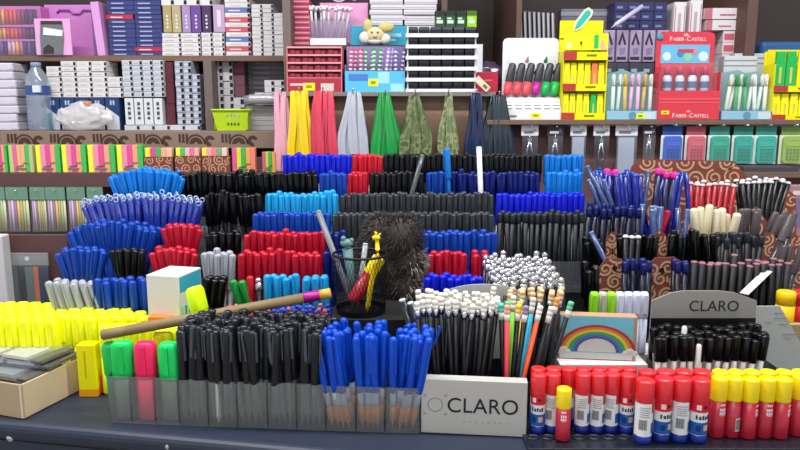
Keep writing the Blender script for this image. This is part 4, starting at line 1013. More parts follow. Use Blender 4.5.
# silver packet in pink stand
x0, x1 = W(33, 40, YI-.05).x, W(69, 40, YI-.05).x; H_ = W(400, 18, YI-.05).z-zA
o = thing('silver_packet', 'black and silver reflective packet in a pale pink holder', 'packet', ((x0+x1)/2, YI-.035, zA)); w2 = (x1-x0)/2
part('holder', B().box(-w2, 0, .001, w2, .008, H_), P('#e0a6d4', .4), o, .001)
part('foil_packet', B().prism([(-w2*.72, .003), (w2*.5, .003), (w2*.62, H_*.5), (w2*.58, H_*.93), (-w2*.6, H_*.93), (-w2*.7, H_*.5)], -.004, -.0005), mat('foil', '#8a8c90', .2, .85), o)
part('dark_header', B().box(-w2*.6, -.005, H_*.84, w2*.58, -.004, H_*.935).prism([(-w2*.60, .004), (w2*.0, .004), (w2*.02, H_*.2), (-w2*.25, H_*.3), (-w2*.55, H_*.2)], -.0052, -.0042), P('#3c3434', .4), o)
part('white_print', B().prism([(-w2*.5, H_*.56), (w2*.56, H_*.52), (w2*.6, H_*.68), (-w2*.45, H_*.76)], -.0055, -.0042), P('#e8e8ea', .3), o)

# --- lower left compartment (board B)
YL = 2.22
stack('small_carton', 'small white carton in the stepped stack over the navy booklets', 'white cartons in the stepped stack', 45, 121, 61, W(400, 97.5, YL).z, YL, 5, 7, wc, .09, K('#bcbcbe'), skip=lambda r, c: (c == 4 and r > 3) or (c == 0 and r > 5))
for i in range(5):
    x0, x1 = W(45.5+i*15, 110, YL).x, W(59.5+i*15, 110, YL).x; h = W(400, 98, YL).z-zB
    o = thing('navy_booklet_box', 'navy box with a white slanted corner standing under the stepped white stack', 'box', ((x0+x1)/2, YL, zB+.0005), 'navy boxes under the stepped stack'); w2 = (x1-x0)/2
    part('box_body', B().box(-w2, 0, 0, w2, .08, h-.0005), K('#24406e', .5), o, .0008)
    part('white_corner', B().prism([(-w2*.9, .002), (w2*.9, .002), (w2*.9, h*.42), (-w2*.9, h*.72)], -.0006, -.0001), K('#ccd0d8'), o)
    part('figure_print', B().box(-w2*.3, -.0006, h*.78, -w2*.05, -.0001, h*.92).box(w2*.1, -.0006, h*.78, w2*.35, -.0001, h*.92), K('#a8b4d0'), o)
stack('small_carton', 'pale blue-white carton in the even stack over the upright striped boxes', 'pale cartons in the even stack', 121, 162.5, 60, W(400, 97, YL).z, YL, 4, 7, wc2, .09, K('#a8b0b8'))
zs_ = W(400, 125, YL).z
stack('small_carton', 'flat white carton lying under the upright striped boxes', 'flat cartons under the upright striped boxes', 124, 200, 125, zB, YL, 5, 1, wc2, .09)
for i in range(4):
    x0, x1 = W(125+i*9.6, 110, YL).x, W(133.5+i*9.6, 110, YL).x; h = W(400, 98, YL).z-zs_
    o = thing('upright_carton', 'white upright box with a dark letter column under the even carton stack', 'box', ((x0+x1)/2, YL, zs_+.0006), 'upright lettered boxes'); w2 = (x1-x0)/2
    part('box_body', B().box(-w2, 0, 0, w2, .08, h-.0012), K('#d4d8da', .5), o, .0008)
    pm = B()
    for j, (q0, q1) in enumerate(((.2, .3), (.36, .5), (.56, .66), (.72, .84))): pm.box(-w2*.3, -.0006, h*q0, w2*.35, -.0001, h*q1)
    part('side_lettering', pm, K('#4a5058'), o)
stack('maroon_box', 'dark maroon box in the gap beside the pale even stack', 'maroon boxes', 163.5, 172.5, 62, W(400, 125, YL).z+.0008, YL+.015, 1, 3, K('#5e2c38'), .08, None, notch=False)
stack('bluish_carton', 'bluish grey carton in the tall narrow stack by the grey upright', 'bluish cartons', 174, 199, 61, W(400, 125, YL).z+.0008, YL, 3, 10, bc, .09, K('#c8ccd2'), skip=lambda r, c: c == 2 and r > 7)
stack('grey_carton', 'grey-white carton in the stack behind the lime green basket', 'grey cartons behind the basket', 212, 232, 60, zB, YL+.05, 2, 10, K('#bcb8bc'), .09, None)
stack('mauve_box', 'mauve box standing beside the grey-white carton stack', 'mauve boxes', 233, 244, 62, W(400, 97, YL+.05).z, YL+.06, 1, 3, K('#6a4450'), .08, None, notch=False)
stack('grey_carton', 'grey-white carton low beneath the mauve boxes', 'grey cartons beneath the mauve boxes', 233, 244, 97.5, zB, YL+.05, 1, 4, K('#bcb8bc'), .08, None)
stack('grey_folder', 'flat dark grey folder in the pile at the end of the lower compartment', 'grey folders', 247, 283, 60, zB, YL+.12, 1, 14, K('#77747c', .5), .2, K('#9a98a0'), notch=False)
stack('white_carton', 'white carton in the little pile before the grey folders', 'white cartons before the folders', 254, 284, 80, W(400, 105, YL+.02).z, YL+.02, 3, 4, wc, .08, None, skip=lambda r, c: c == 0 and r > 1)
bx0, bx1 = W(246, 115, YL).x, W(286, 115, YL).x
stack('paper_ream', 'pale grey wrapped paper ream under the plastic-wrapped roll', 'paper reams', 246, 285, 106, zB, YL+.0, 1, 5, K('#a8a4a6', .5), .1, None, notch=False, cat='paper')
film = clear('bag_film', '#f2f2f4', .38, .22, .2, '#dcdce0')
rl = thing('wrapped_roll', 'grey roll wrapped in crinkled clear plastic at the shelf edge', 'roll', (W(266, 100, YL-.04).x, YL-.02, W(400, 105, YL).z+.001))
part('roll', B().cyl((-.055, 0, .016), (.055, 0, .016), .0150, .0150, 0, 14), P('#bcbcc4', .5), rl)
b = B().tube([(-.075, 0, .022), (-.066, 0, .017), (-.05, 0, .0165), (0, 0, .0168), (.05, 0, .0165), (.06, 0, .017)], [.006, .012, .0162, .0164, .0162, .008], 0, 12)
part('plastic_wrap', b, film, rl)
# pile of pale folded packs at far left and bottle
for i in range(8):
    x0, x1 = W(-6, 100, YL).x, W(20, 100, YL).x
    h = (W(400, 63, YL).z-zB)/8
    o = thing('wrapped_pack', 'pale lilac-grey wrapped pack in the pile beside the water bottle', 'packet', ((x0+x1)/2+random.uniform(-.004, .004), YL-.02, zB+.0005+i*h), 'wrapped packs beside the bottle')
    part('pack_body', B().box(-(x1-x0)/2, 0, 0, (x1-x0)/2, .09, h-.001), mat('pack_pale', '#d0ccd8', .4, noise=.08, nscale=30), o, .004)
    part('wrap_fold', B().box((x1-x0)/2-.018, -.0015, h*.2, (x1-x0)/2-.002, .0, h*.8), P('#d0ccd6', .3), o)
bt = thing('water_bottle', 'clear plastic water bottle with blue label and white cap area', 'bottle', (W(34, 100, 2.17).x, 2.198, zB+.0005))
hB_ = W(400, 62, 2.17).z-zB; rb_ = (W(46, 100, 2.17).x-W(23, 100, 2.17).x)/2
part('bottle_body', B().lathe([(rb_*.9, 0), (rb_, .006), (rb_, hB_*.3), (rb_*.96, hB_*.33), (rb_, hB_*.36), (rb_, hB_*.66), (rb_*.85, hB_*.8), (rb_*.42, hB_*.92), (rb_*.40, hB_*.935)], 0, 24), clear('bottle_pet', '#f0f6fc', .50, .22, .1, '#d4e0f4'), bt)
part('cap', B().lathe([(rb_*.42, hB_*.935), (rb_*.43, hB_*.99), (rb_*.38, hB_)], 0, 16), P('#8a9ac0', .4), bt)
part('label_band', B().lathe([(rb_*1.01, hB_*.52), (rb_*1.01, hB_*.66)], 0, 24, cap=False), P('#34508e', .4), bt)
part('label_patch', B().box(.002, -rb_*1.02, hB_*.56, rb_*.7, -rb_*.72, hB_*.66), P('#d8dce4', .4), bt)
tb = thing('teal_box', 'thin teal box edge beside the water bottle', 'box', (W(45.5, 118, 2.19).x+.004, 2.192, zB))
part('box_body', B().box(-.003, 0, .0005, .004, .02, .055), K('#2a8a9a'), tb)
bag = thing('plastic_bag', 'crumpled white translucent plastic bag lying before the navy boxes', 'bag', (W(78, 118, 2.14).x, 2.165+.02, zB))
gb = B(); rnd = random.Random(2)
q = bmesh.ops.create_icosphere(gb.bm, subdivisions=4, radius=1)
from mathutils import noise as mn
for v in gb.bm.verts:
    n_ = v.co.normalized(); k_ = 1+.22*mn.noise(n_*2.3)+.12*mn.noise(n_*6.1)
    v.co = Vector((n_.x*.086*k_, n_.y*.022*k_, .043+n_.z*.042*k_))
    v.co.z = max(.0006, v.co.z)
for f in gb.bm.faces: f.smooth = True
part('bag_skin', gb, clear('bag_skin', '#ffffff', 1.0, .22, .15, '#f2eeec'), bag)
part('orange_content', B().lathe([(.011, .0), (.012, .003), (.012, .014), (.010, .0155)], 0, 14, T((.012, 0, W(400, 106, 2.165).z-zB))), P('#c88a5a', .5), bag, label='orange-brown cap poking out of the bag')
# lime basket
YK = 2.165
x0, x1 = W(212, 120, YK).x, W(249, 120, YK).x; zk0, zk1 = zB, W(400, 110, YK).z
bk = thing('lime_basket', 'small lime green plastic basket with square holes', 'basket', ((x0+x1)/2, YK+.035, zk0)); hk = zk1-zk0; w2 = (x1-x0)/2
lime = P('#b4d420', .4)
def basket():
    b = B(); n = 9; rows = 5
    f = lambda u, t: (-w2*(.78+.22*t)+2*w2*(.78+.22*t)*u, -.034*(.8+.2*t), .001+(hk-.001)*t)
    for j in range(rows):
        for i in range(n):
            if 1 <= j <= 3 and 3 <= i <= 6 and j != 2: 
                # ring of plastic around a hole
                u0, u1, t0, t1 = i/n, (i+1)/n, j/rows, (j+1)/rows; e = .12
                o4 = [(u0, t0), (u1, t0), (u1, t1), (u0, t1)]; i4 = [(u0+(u1-u0)*e, t0+(t1-t0)*e), (u1-(u1-u0)*e, t0+(t1-t0)*e), (u1-(u1-u0)*e, t1-(t1-t0)*e), (u0+(u1-u0)*e, t1-(t1-t0)*e)]
                for k in range(4): b.bm.faces.new([b.bm.verts.new(f(*p)) for p in (o4[k], o4[(k+1) % 4], i4[(k+1) % 4], i4[k])])
            else: b.bm.faces.new([b.bm.verts.new(f(*p)) for p in ((i/n, j/rows), ((i+1)/n, j/rows), ((i+1)/n, (j+1)/rows), (i/n, (j+1)/rows))])
    return b
part('front_wall', basket(), lime, bk); part('back_wall', basket(), lime, bk, M=RZ(PI))
part('basket_shell', B().prism([(-w2*.78, .001), (w2*.78, .001), (w2*.78, .003), (-w2*.78, .003)], -.027, .032).box(-w2*.9, -.03, .003, -w2*.87, .032, hk).box(w2*.87, -.03, .003, w2*.9, .032, hk), lime, bk)
part('rim', B().tube([(-w2*1.02, -.036, hk), (w2*1.02, -.036, hk), (w2*1.02, .036, hk), (-w2*1.02, .036, hk)], .003, 0, 8, True), P('#c2e02c', .35), bk)

# --- rainbow sticky-note packs on ledge E and swirl boxes
def pack(px0, px1, py0, py1, Y, cols, label, z0=None, group=None):
    x0, x1 = W(px0, 160, Y).x, W(px1, 160, Y).x; zt = W(400, py0, Y).z; zb_ = zE+.0005 if z0 is None else z0
    o = thing('sticky_note_pack', label, 'sticky notes', ((x0+x1)/2, Y, zb_), group); w = x1-x0; h = zt-zb_
    n = len(cols)
    for i, hx in enumerate(cols):
        part('note_pad', B().box(-w/2+w*i/n+.0004, 0, 0, -w/2+w*(i+1)/n-.0002, .022, h), K(hx, .5), o, .0008)
    part('film_wrap', B().pane(-w/2-.0008, 0, w/2+.0008, h+.0008, -.0014), clear('wrap_film', '#ffffff', .03, .10), o)
    part('dark_print', B().tube([(-w*.2, -.0018, h*.22), (w*.1, -.0018, h*.26), (w*.12, -.0018, h*.36), (w*.3, -.0018, h*.36)], .0011, 0, 4).box(-w*.25, -.002, h*.10, w*.2, -.0015, h*.17), K('#6a7a58'), o)
R5 = ['#f2ee20', '#f08aa8', '#e0408c', '#f0a078', '#2cb848']
packs = [(-6, 7, R5), (9, 33, ['#b8d070', '#e85aa0', '#f0b070', '#e8b080', '#38b848', '#b8c080']), (36, 60, R5), (62, 86, R5), (88, 115, R5), (117, 143, R5)]
names_ = ['cut by the frame edge', 'with a dull green side, first whole one', 'second whole one', 'third whole one', 'fourth whole one, above the bright blue pens', 'fifth whole one, next to the swirl boxes']
for (a_, b_, cs), nm in zip(packs, names_): pack(a_, b_, 145, 173, YE+.012, cs, 'rainbow pack of sticky notes on the ledge, '+nm)
def swbox(px0, px1, py0, py1, Y, seed, label, hz=None):
    x0, x1 = W(px0, 165, Y).x, W(px1, 165, Y).x; zt = W(400, py0, Y).z
    o = thing('swirl_box', label, 'box', ((x0+x1)/2, Y, zE+.0005)); w = x1-x0; h = zt-zE
    part('box_front', swirl_sheet([(-w/2, 0), (w/2, 0), (w/2, h), (-w/2, h)], .030, .014, seed, .003), [swb, swt], o)
    part('box_sides', B().box(-w/2, .0035, 0, -w/2+.0015, .04, h).box(w/2-.0015, .0035, 0, w/2, .04, h), swb, o)
swbox(144, 173, 157, 173, YE+.012, 21, 'brown swirl box holding the first sunken sticky note pack')
pack(145, 172, 148, 173, YE+.019, ['#f2ee20', '#d84090', '#30b050', '#f0a888', '#f0c0a0'], 'sticky note pack sunk in the first swirl box')
swbox(175, 201, 156, 173, YE+.012, 22, 'brown swirl box holding the middle sunken sticky note pack')
pack(176, 199, 148, 173, YE+.019, ['#f0ec30', '#38c048', '#f0b8c0', '#e070a0', '#f0b0a0'], 'sticky note pack sunk in the middle swirl box')
swbox(202, 230, 156, 173, YE+.012, 23, 'brown swirl box holding the last sunken sticky note pack')
pack(202, 227, 148, 173, YE+.019, ['#f0e050', '#f0a0a0', '#e88090', '#78a878', '#f0d0c0'], 'sticky note pack sunk in the last swirl box')
pack(232, 255, 148, 173, YE+.012, ['#e0588c', '#d8d840', '#40b048', '#f0a050', '#e8886a'], 'sticky note pack with pink and yellow edges beyond the swirl boxes')
pack(262, 275, 152, 173, YE+.014, ['#c85a78', '#c0c840', '#50a848', '#d8a050'], 'narrow sticky note pack beside the pale pink ribbon')
# --- clear packs of pastel pens hanging under the ledge
def hook(px, py, Y, y1, name_parent, z=None):
    p = W(px, py, Y); return B().tube([(p.x, y1, p.z), (p.x, Y-.012, p.z), (p.x, Y-.016, p.z+.006)], .0016, 0, 6)
pf = clear('packet_film', '#f4faf6', .08, .16, .15)
for i, (px0, px1) in enumerate(((-14, 6), (7, 29), (24+7, 52-7+1), (46.5, 66), (68, 86), (88, 104))):
    Y = 1.90; x0, x1 = W(px0, 210, Y).x, W(px1, 210, Y).x; z0, z1 = W(400, 232, Y).z, W(400, 187, Y).z; w = x1-x0
    o = thing('pastel_pen_pack', ['clear packet of pastel pens cut by the frame edge', 'clear packet of pastel pens, first whole one under the ledge', 'clear packet of pastel pens, second whole one under the ledge', 'clear packet of pastel pens, third whole one under the ledge', 'clear packet of pastel pens, fourth one beside the fanned blue pens', 'clear packet of pastel pens mostly hidden behind the fanned blue pens'][i], 'packet', ((x0+x1)/2, Y, z0)); h = z1-z0
    part('green_header', B().box(-w/2, 0, h*.72, w/2, .002, h), mat('pack_header', '#5a8a70', .35, noise=.3, nscale=60), o, .0005)
    for j, hx in enumerate(('#b890b4', '#e8b8c8', '#8a6aa0', '#e8c060', '#d8a050', '#a8c890', '#e8d8b0')):
        xx = -w/2+w*(j+.7)/7.4
        part('pastel_pen', B().cyl((xx, .0045, h*.03), (xx, .0045, h*.70), w*.062, w*.058, 0, 8), P(hx, .45), o)
    part('film_bag', B().pane(-w/2, 0, w/2, h*.98, -.002), pf, o)
    part('peg', B().cyl((0, -.008, h*.93), (0, 2.066-Y, h*.93), .0018), STEEL, o, label='steel peg')
# hanging clear pouch low at left
Y = 1.45; x0, x1 = W(6, 280, Y).x, W(50, 280, Y).x; z0, z1 = TZ+.001, W(400, 253, Y).z; w = x1-x0; h = z1-z0
o = thing('hanging_pouch', 'clear pouch with dark cards and an orange strip standing against the brown board', 'pouch', ((x0+x1)/2, Y, z0))
part('grey_header', B().box(-w/2, 0, h*.80, w/2, .003, h), P('#8a8688', .35), o, .001)
for nm, q0, q1, hx in (('slate_card', -.46, -.24, '#4c565e'), ('dark_card', -.22, -.08, '#1e2228'), ('grey_card', -.06, .12, '#606a6c'), ('orange_strip', .13, .24, '#c86a48'), ('navy_card', .25, .47, '#232348')):
    part(nm, B().box(w*q0, .001, h*.03, w*q1, .004, h*.78), K(hx, .4), o)
part('film_pouch', B().pane(-w/2, 0, w/2, h*.97, -.003), pf, o)
part('hang_hole', B().lathe([(.005, 0), (.005, .0006)], 0, 12, T((.02*w, -.0001, h*.91)) @ RX(PI/2)), P('#d8d8dc', .2), o)
bb_ = thing('brown_board', 'brown board standing on the counter behind the clear pouch', 'board', (W(20, 280, 1.47).x, 1.47, TZ))
part('board_sheet', B().box(W(-30, 280, 1.47).x-bb_.location.x, 0, .001, W(70, 280, 1.47).x-bb_.location.x, .012, W(400, 235, 1.47).z-TZ), maroon, bb_, .001)
# pale column of wrapped packs cut by the frame edge
o = thing('pale_post', 'pale white wrapped post cut by the frame edge', 'post', (W(-3, 280, 1.42).x, 1.42, TZ+.0)); hp = W(400, 236, 1.42).z-TZ
part('post_body', B().box(-.02, 0, .001, W(5.5, 280, 1.42).x-W(-3, 280, 1.42).x, .03, hp), mat('post_white', '#c8c4c4', .5, noise=.08, nscale=40), o, .003)

# --- ribbons hanging on hooks along the tan panel
def ribbon(px0, px1, pt, py1, m, label, top=.45, lob=5, seed=0):
    Y = 2.003 if seed == 1 else 1.985; rnd = random.Random(seed)
    x0, x1 = W(px0, 125, Y).x, W(px1, 125, Y).x; z0, z1 = W(400, py1, Y).z, W(400, pt, Y).z; w = x1-x0; h = z1-z0
    o = thing('ribbon_bundle', label, 'ribbon', ((x0+x1)/2, Y, z1))
    n = lob*2+1
    for k in range(lob):
        xc = -w/2+w*(k+.5)/lob; b = B(); rows = 12; c = 5; wk = w/lob*1.75; lz = h*rnd.uniform(.90, 1.0); ph = rnd.uniform(0, 6)
        for side in (0, 1):
            grid = []
            for j in range(rows+1):
                t_ = j/rows; ww = wk*(top+(1-top)*min(1, t_*1.6)); xx = xc*(top+(1-top)*min(1, t_*1.4))+.003*math.sin(t_*5+ph)
                yy = (.010 if side else -.010)*math.sin(min(1, t_*3)*PI/2)+.004*math.sin(ph+k)
                grid.append([b.bm.verts.new((xx+ww*(i/c-.5), yy+.0035*math.sin(i*2.4+ph+t_*2), .004*math.cos(t_*PI/2)*(1-abs(i/c-.5))-lz*t_)) for i in range(c+1)])
            b._set([b.bm.faces.new((grid[j][i], grid[j][i+1], grid[j+1][i+1], grid[j+1][i])) for j in range(rows) for i in range(c)], 0, True)
        part('ribbon_loop', b, m, o)
    part('hook', B().tube([(0, 2.028-Y, .002), (0, -.012, .002), (0, -.016, .010)], .0016, 0, 6).ball((0, -.016, .011), .003), STEEL, o, label='steel hook')
sat = lambda h_: mat('satin'+h_, h_, .24, .0, coat=.35, noise=.06, nscale=60)
ribbon(275, 291, 93, 182, sat('#e8a8b8'), 'pale pink satin ribbon bundle, longest on the hooks', .7, 4, 1)
ribbon(289, 312, 92, 160, sat('#f2cc10'), 'bright yellow satin ribbon bundle on a hook', .65, 5, 2)
ribbon(312, 336, 92, 160, sat('#d84058'), 'coral red satin ribbon bundle on a hook', .6, 5, 3)
ribbon(340, 367, 93, 160, sat('#b4b8c4'), 'silver grey satin ribbon bundle on a hook', .4, 5, 4)
ribbon(372, 399, 94, 160, sat('#1c9a44'), 'green satin ribbon bundle on a hook', .35, 5, 5)
ribbon(401, 429, 94, 160, camo('camo_olive', '#5f6c44', '#7c875a', '#4a5836'), 'wide olive camouflage ribbon bundle on a hook', .3, 5, 6)
ribbon(440, 456, 94, 160, camo('camo_pale', '#74805a', '#96a070', '#5a6644'), 'narrow olive camouflage ribbon bundle on a hook', .4, 4, 7)
ribbon(467, 483, 94, 160, sat('#16284e'), 'navy satin ribbon bundle on a hook', .5, 4, 8)
ribbon(484, 512, 96, 166, sat('#26323c'), 'dark slate satin ribbon bundle on a hook', .5, 5, 9)
# ---------------------------------------------------------------- middle shelf goods (board C and the board above it)
def tagm(parent, M, w=.026, h=.016): part('price_sticker', B().box(-w/2, -.0007, -h/2, w/2, 0, h/2, 0).box(-w*.25, -.0010, -h*.2, w*.25, -.0007, h*.2, 1), [K('#e2ea20'), K('#8a9020')], parent, M=M)
# maroon drawer display
Yq = 2.02
x0, x1, z0, z1 = rect(287, 45, 341, 90, Yq); z0 = zC+.0005; w = x1-x0; h = z1-z0
o = thing('cell_display', 'red counter display with a grid of maroon cells beside the blue pen box', 'display', ((x0+x1)/2, Yq, z0))
rd = K('#a02c3c', .5); mr = K('#8a2c3a', .6); pk = K('#d87a80', .5)
Ms = RX(-.10)
hb0 = h*.30
part('display_body', B().box(-w/2, .012, 0, w/2, .07, h).box(-w/2, 0, 0, w/2, .012, hb0), rd, o, M=Ms)
for r in range(4):
    for c in range(4):
        xa = -w/2+w*(.04+.235*c); za = hb0+(h-hb0)*(.03+.24*r); cw = w*.21; chh = (h-hb0)*.17
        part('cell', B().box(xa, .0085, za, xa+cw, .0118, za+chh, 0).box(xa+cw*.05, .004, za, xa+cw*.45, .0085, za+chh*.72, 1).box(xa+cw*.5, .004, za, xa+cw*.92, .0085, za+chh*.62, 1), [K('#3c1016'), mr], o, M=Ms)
gr = B()
for r in range(5): gr.box(-w/2, .002, hb0+(h-hb0)*(.24*r-.03), w/2, .012, hb0+(h-hb0)*(.24*r+.02))
part('cell_ledge', gr, K('#dc9296', .5), o, M=Ms)
part('side_card', B().box(-w/2-.002, 0, 0, -w/2, .07, h), pk, o, M=Ms); part('side_card', B().box(w/2, 0, 0, w/2+.002, .07, h), pk, o, M=Ms)
part('front_text', B().box(-w*.45, -.0008, hb0*.45, -w*.15, -.0001, hb0*.62), K('#e8b0b4'), o, M=Ms)
part('white_label', B().box(w*.12, -.0008, hb0*.08, w*.36, -.0001, hb0*.62), K('#c8b8b0'), o, M=Ms)
tagm(o, Ms @ T((-w*.10, 0, hb0*.38)), w*.22, hb0*.55)
# blue pen box with twist pens
Yb = 2.02
x0, x1, z0, z1 = rect(345, 71, 405, 92, Yb); w = x1-x0; z0 = zC+.0005; h = z1-z0; H = W(400, 42, Yb).z-z0
o = thing('pen_box', 'sky blue open pen box holding striped twist pens', 'display', ((x0+x1)/2, Yb, z0))
part('box_front', B().box(-w/2, 0, 0, w/2, .002, h), K('#58b4d8', .5), o)
part('box_sides', B().box(-w/2, .002, 0, -w/2+.002, .075, h*1.3).box(w/2-.002, .002, 0, w/2, .075, h*1.3).box(-w/2, .075, 0, w/2, .077, H*.96).box(-w/2, .002, 0, w/2, .075, .002), K('#8a7aa8', .5), o)
part('front_print', B().box(w*.05, -.0006, h*.4, w*.24, 0, h*.95, 0).box(w*.26, -.0006, h*.02, w*.48, 0, h*.40, 0).box(-w*.44, -.0007, h*.55, -w*.12, 0, h*.85, 1), [K('#9ad4ea'), K('#4a7ac0')], o)
tagm(o, T((-w*.03, 0, h*.45)), w*.16, h*.36)
tw = {}
for i in range(14):
    hx, nm = (('#d84068', 'pink'), ('#2a9a50', 'green'), ('#a88ac8', 'lilac'), ('#6a5aa8', 'violet'))[0 if i < 4 else 1 if i < 8 else 2 if i < 11 else 3]
    if nm not in tw:
        b = B().lathe([(.0045, 0), (.0045, .118), (.003, .122)], 0, 10); bb = B()
        for j in range(9): bb.lathe([(.0047, .012+j*.012), (.0047, .017+j*.012)], 0, 10, cap=False)
        tw[nm] = Proto('twist_pen', b.mesh('twist_pen', [P(hx, .35)]), [('white_stripe', bb.mesh('white_stripe', [P('#e8e0ec')]))])
    tw[nm].put(T((o.location.x-w*.44+w*.88*i/13.5, Yb+.012+.014*(i % 3), z0+.0025)) @ RY(.10+random.gauss(0, .05)), f'{nm} and white striped twist pen in the sky blue box', 'pen', f'{nm} twist pens in the sky blue box')
# upper goods: white-stem pens, pink card, plush, blue card, papers
Yu = 2.18
x0, x1 = W(310, 42, Yu).x, W(346, 42, Yu).x; h = W(400, 12, Yu).z-zA2
o = thing('pen_box', 'clear open box of white fluffy-topped pens on the upper board', 'display', ((x0+x1)/2, Yu, zA2+.0005)); w = x1-x0
part('box_front', B().box(-w/2, 0, 0, w/2, .0015, h*.22), K('#e0dce0', .5), o)
part('clear_wall', B().prism([(-w/2, h*.22), (w/2, h*.22), (w/2*1.04, h*.8), (-w/2*1.04, h*.8)], 0, .0012), clear('case_film', '#f4e4f4'), o)
part('box_bottom', B().box(-w/2, .0015, 0, w/2, .05, .002).box(-w/2, .05, 0, w/2, .0515, h*.8), K('#cac8d0', .5), o)
flc = P('#f0d8e4', .6)
fl = Proto('fluffy_pen', B().lathe([(.004, 0), (.004, .125), (.002, .128)], 0, 10).mesh('fluffy_pen', [P('#c8d8d4', .3)]), [('pompom', B().ball((0, 0, .134), .0085).ball((.007, 0, .14), .007).ball((-.006, .002, .142), .007).mesh('pompom', [flc]), 'pinkish white pompom top')])
for i in range(9): fl.put(T((o.location.x-w*.42+w*.84*i/8, Yu+.012+.012*(i % 3), zA2+.003)) @ RY(.08*(i-3)/4+random.gauss(0, .04)) @ Matrix.Diagonal((1, 1, .80, 1)), 'pale pen with a fluffy white top in the clear open box', 'pen', 'fluffy-topped pens')
x0, x1 = W(320, 25, Yu+.07).x, W(368, 25, Yu+.07).x
o = thing('pink_card', 'pink backing card standing behind the fluffy-topped pens', 'card', ((x0+x1)/2, Yu+.07, zA2+.0005)); w = x1-x0
part('card', B().box(-w/2, 0, 0, w/2, .004, W(400, 3, Yu+.07).z-zA2), K('#dc9ac4', .5), o, .001)
part('curly_print', B().tube([(w*.22+.012*math.cos(a), -.001, .16+.016*math.sin(a)) for a in [2*PI*k/14 for k in range(14)]], .0025, 0, 5, True).tube([(-w*.1+.02*math.cos(a), -.001, .15+.01*math.sin(a)) for a in [2*PI*k/14 for k in range(14)]], .002, 0, 5, True), K('#f2d8ea'), o)
x0, x1 = W(350, 30, Yu+.01).x, W(407, 30, Yu+.01).x
o = thing('blue_card', 'teal blue card standing behind the plush toy', 'card', ((x0+x1)/2, Yu+.02, zA2+.0005)); w = x1-x0; h = W(400, 26, Yu+.02).z-zA2
part('card', B().box(-w/2, 0, 0, w/2, .004, h), K('#3a9ab8', .5), o, .001)
part('card_print', B().box(w*.12, -.0006, h*.45, w*.4, 0, h*.62).box(w*.15, -.0006, h*.25, w*.3, 0, h*.35), K('#9ad0e0'), o)
o = thing('flower_plush', 'small yellow-eared plush face with white flowers above the twist pens', 'plush', (W(375, 40, 2.165).x, 2.168, zA2+.0005))
yl = mat('plush_yellow', '#c8b878', .9, noise=.15, nscale=80); ivory = mat('plush_ivory', '#ddd8cc', .9, noise=.1, nscale=80)
part('face', B().ball((0, 0, .030), .026, 0, (1.1, .55, .9), 16), mat('plush_cream', '#d8c49a', .9, noise=.1, nscale=80), o)
part('ear', B().ball((-.022, 0, .056), .019, 0, (.8, .5, 1.1), 14), yl, o); part('ear', B().ball((.034, 0, .052), .020, 0, (1.25, .5, .75), 14), yl, o)
part('collar', B().ball((-.03, .002, .022), .019, 0, (1, .6, 1), 12).ball((.03, .002, .018), .018, 0, (1, .6, .9), 12).ball((0, .0, .012), .016, 0, (1.4, .7, .7), 12), ivory, o)
part('eye', B().ball((-.009, -.0135, .036), .0028), P('#2a1c18'), o); part('eye', B().ball((.009, -.0135, .036), .0028), P('#2a1c18'), o)
part('mouth', B().tube([(-.006, -.0145, .024), (0, -.0150, .021), (.006, -.0145, .024)], .001, 0, 5), P('#8a3a30'), o)
YP = 2.21
for i in range(9):
    x0, x1 = W(370, 20, YP).x, W(405, 20, YP).x; h = (W(400, -6, YP).z-W(400, 42, YP).z)/9
    for q, (xa, xb) in enumerate(((W(370, 20, YP).x, W(403, 20, YP).x), (W(404, 20, YP).x, W(437, 20, YP).x))):
        o = thing('paper_pack', ('white paper pack in the pile behind the plush toy', 'white paper pack in the pile above the black stamp rack')[q], 'paper', ((xa+xb)/2+random.uniform(-.003, .003), YP+random.uniform(0, .008), zA2+.0004+i*h), ('paper packs behind the plush', 'paper packs above the stamp rack')[q])
        part('pack_body', B().box(-(xb-xa)/2, 0, 0, (xb-xa)/2, .16, h-.0012), K('#cfccd2', .55), o, .002)
        part('wrap_seam', B().box(-(xb-xa)/2+.004, -.0006, h*.3, (xb-xa)/2-.004, 0, h*.4), K('#a9a6b0'), o)
# pink-red books at the upright
for i in range(9):
    x0, x1 = W(293, 20, 2.17).x, W(309, 20, 2.17).x; h = (W(400, -2, 2.17).z-zA2)/9
    o = thing('red_booklet', 'rose red booklet in the pile between the upright and the fluffy pens', 'booklet', ((x0+x1)/2+random.uniform(-.002, .002), 2.185, zA2+.0004+i*h), 'rose red booklets')
    part('cover', B().box(-(x1-x0)/2, 0, 0, (x1-x0)/2, .1, h-.0012), K('#b84a60', .5), o, .0008)
    part('page_edge', B().box(-(x1-x0)/2+.002, -.0005, h*.35, (x1-x0)/2-.002, 0, h*.6), K('#e0a0b0'), o)
# white rack with black items
Yr_ = 2.02
x0, x1 = W(407, 60, Yr_).x, W(476, 60, Yr_).x; w = x1-x0
o = thing('stamp_rack', 'white six-shelf rack of black stamp pads', 'rack', ((x0+x1)/2, Yr_, zC+.0005)); h = W(400, 26, Yr_).z-zC
wr_ = P('#dfe0e2', .4); N = 6
part('rack_side', B().prism([(-w/2, 0), (-w/2+.004, 0), (-w/2+.004, h), (-w/2, h)], .0, .085), wr_, o)
part('rack_side', B().box(w/2-.004, 0, 0, w/2, .085, h*.86).box(w/2+.0005, .03, h*.30, w/2+.022, .08, h*.74), wr_, o)
part('rack_back', B().box(-w/2, .085, 0, w/2, .088, h), P('#9a9ca0'), o)
for k in range(N):
    zq = h*k/N
    part('rack_shelf', B().box(-w/2-.004, -.012+k*.0, zq, w/2+.004, .085, zq+.004).box(-w/2-.004, -.014, zq-.002 if k else 0, w/2+.004, -.012, zq+h*.046), wr_, o, .0006)
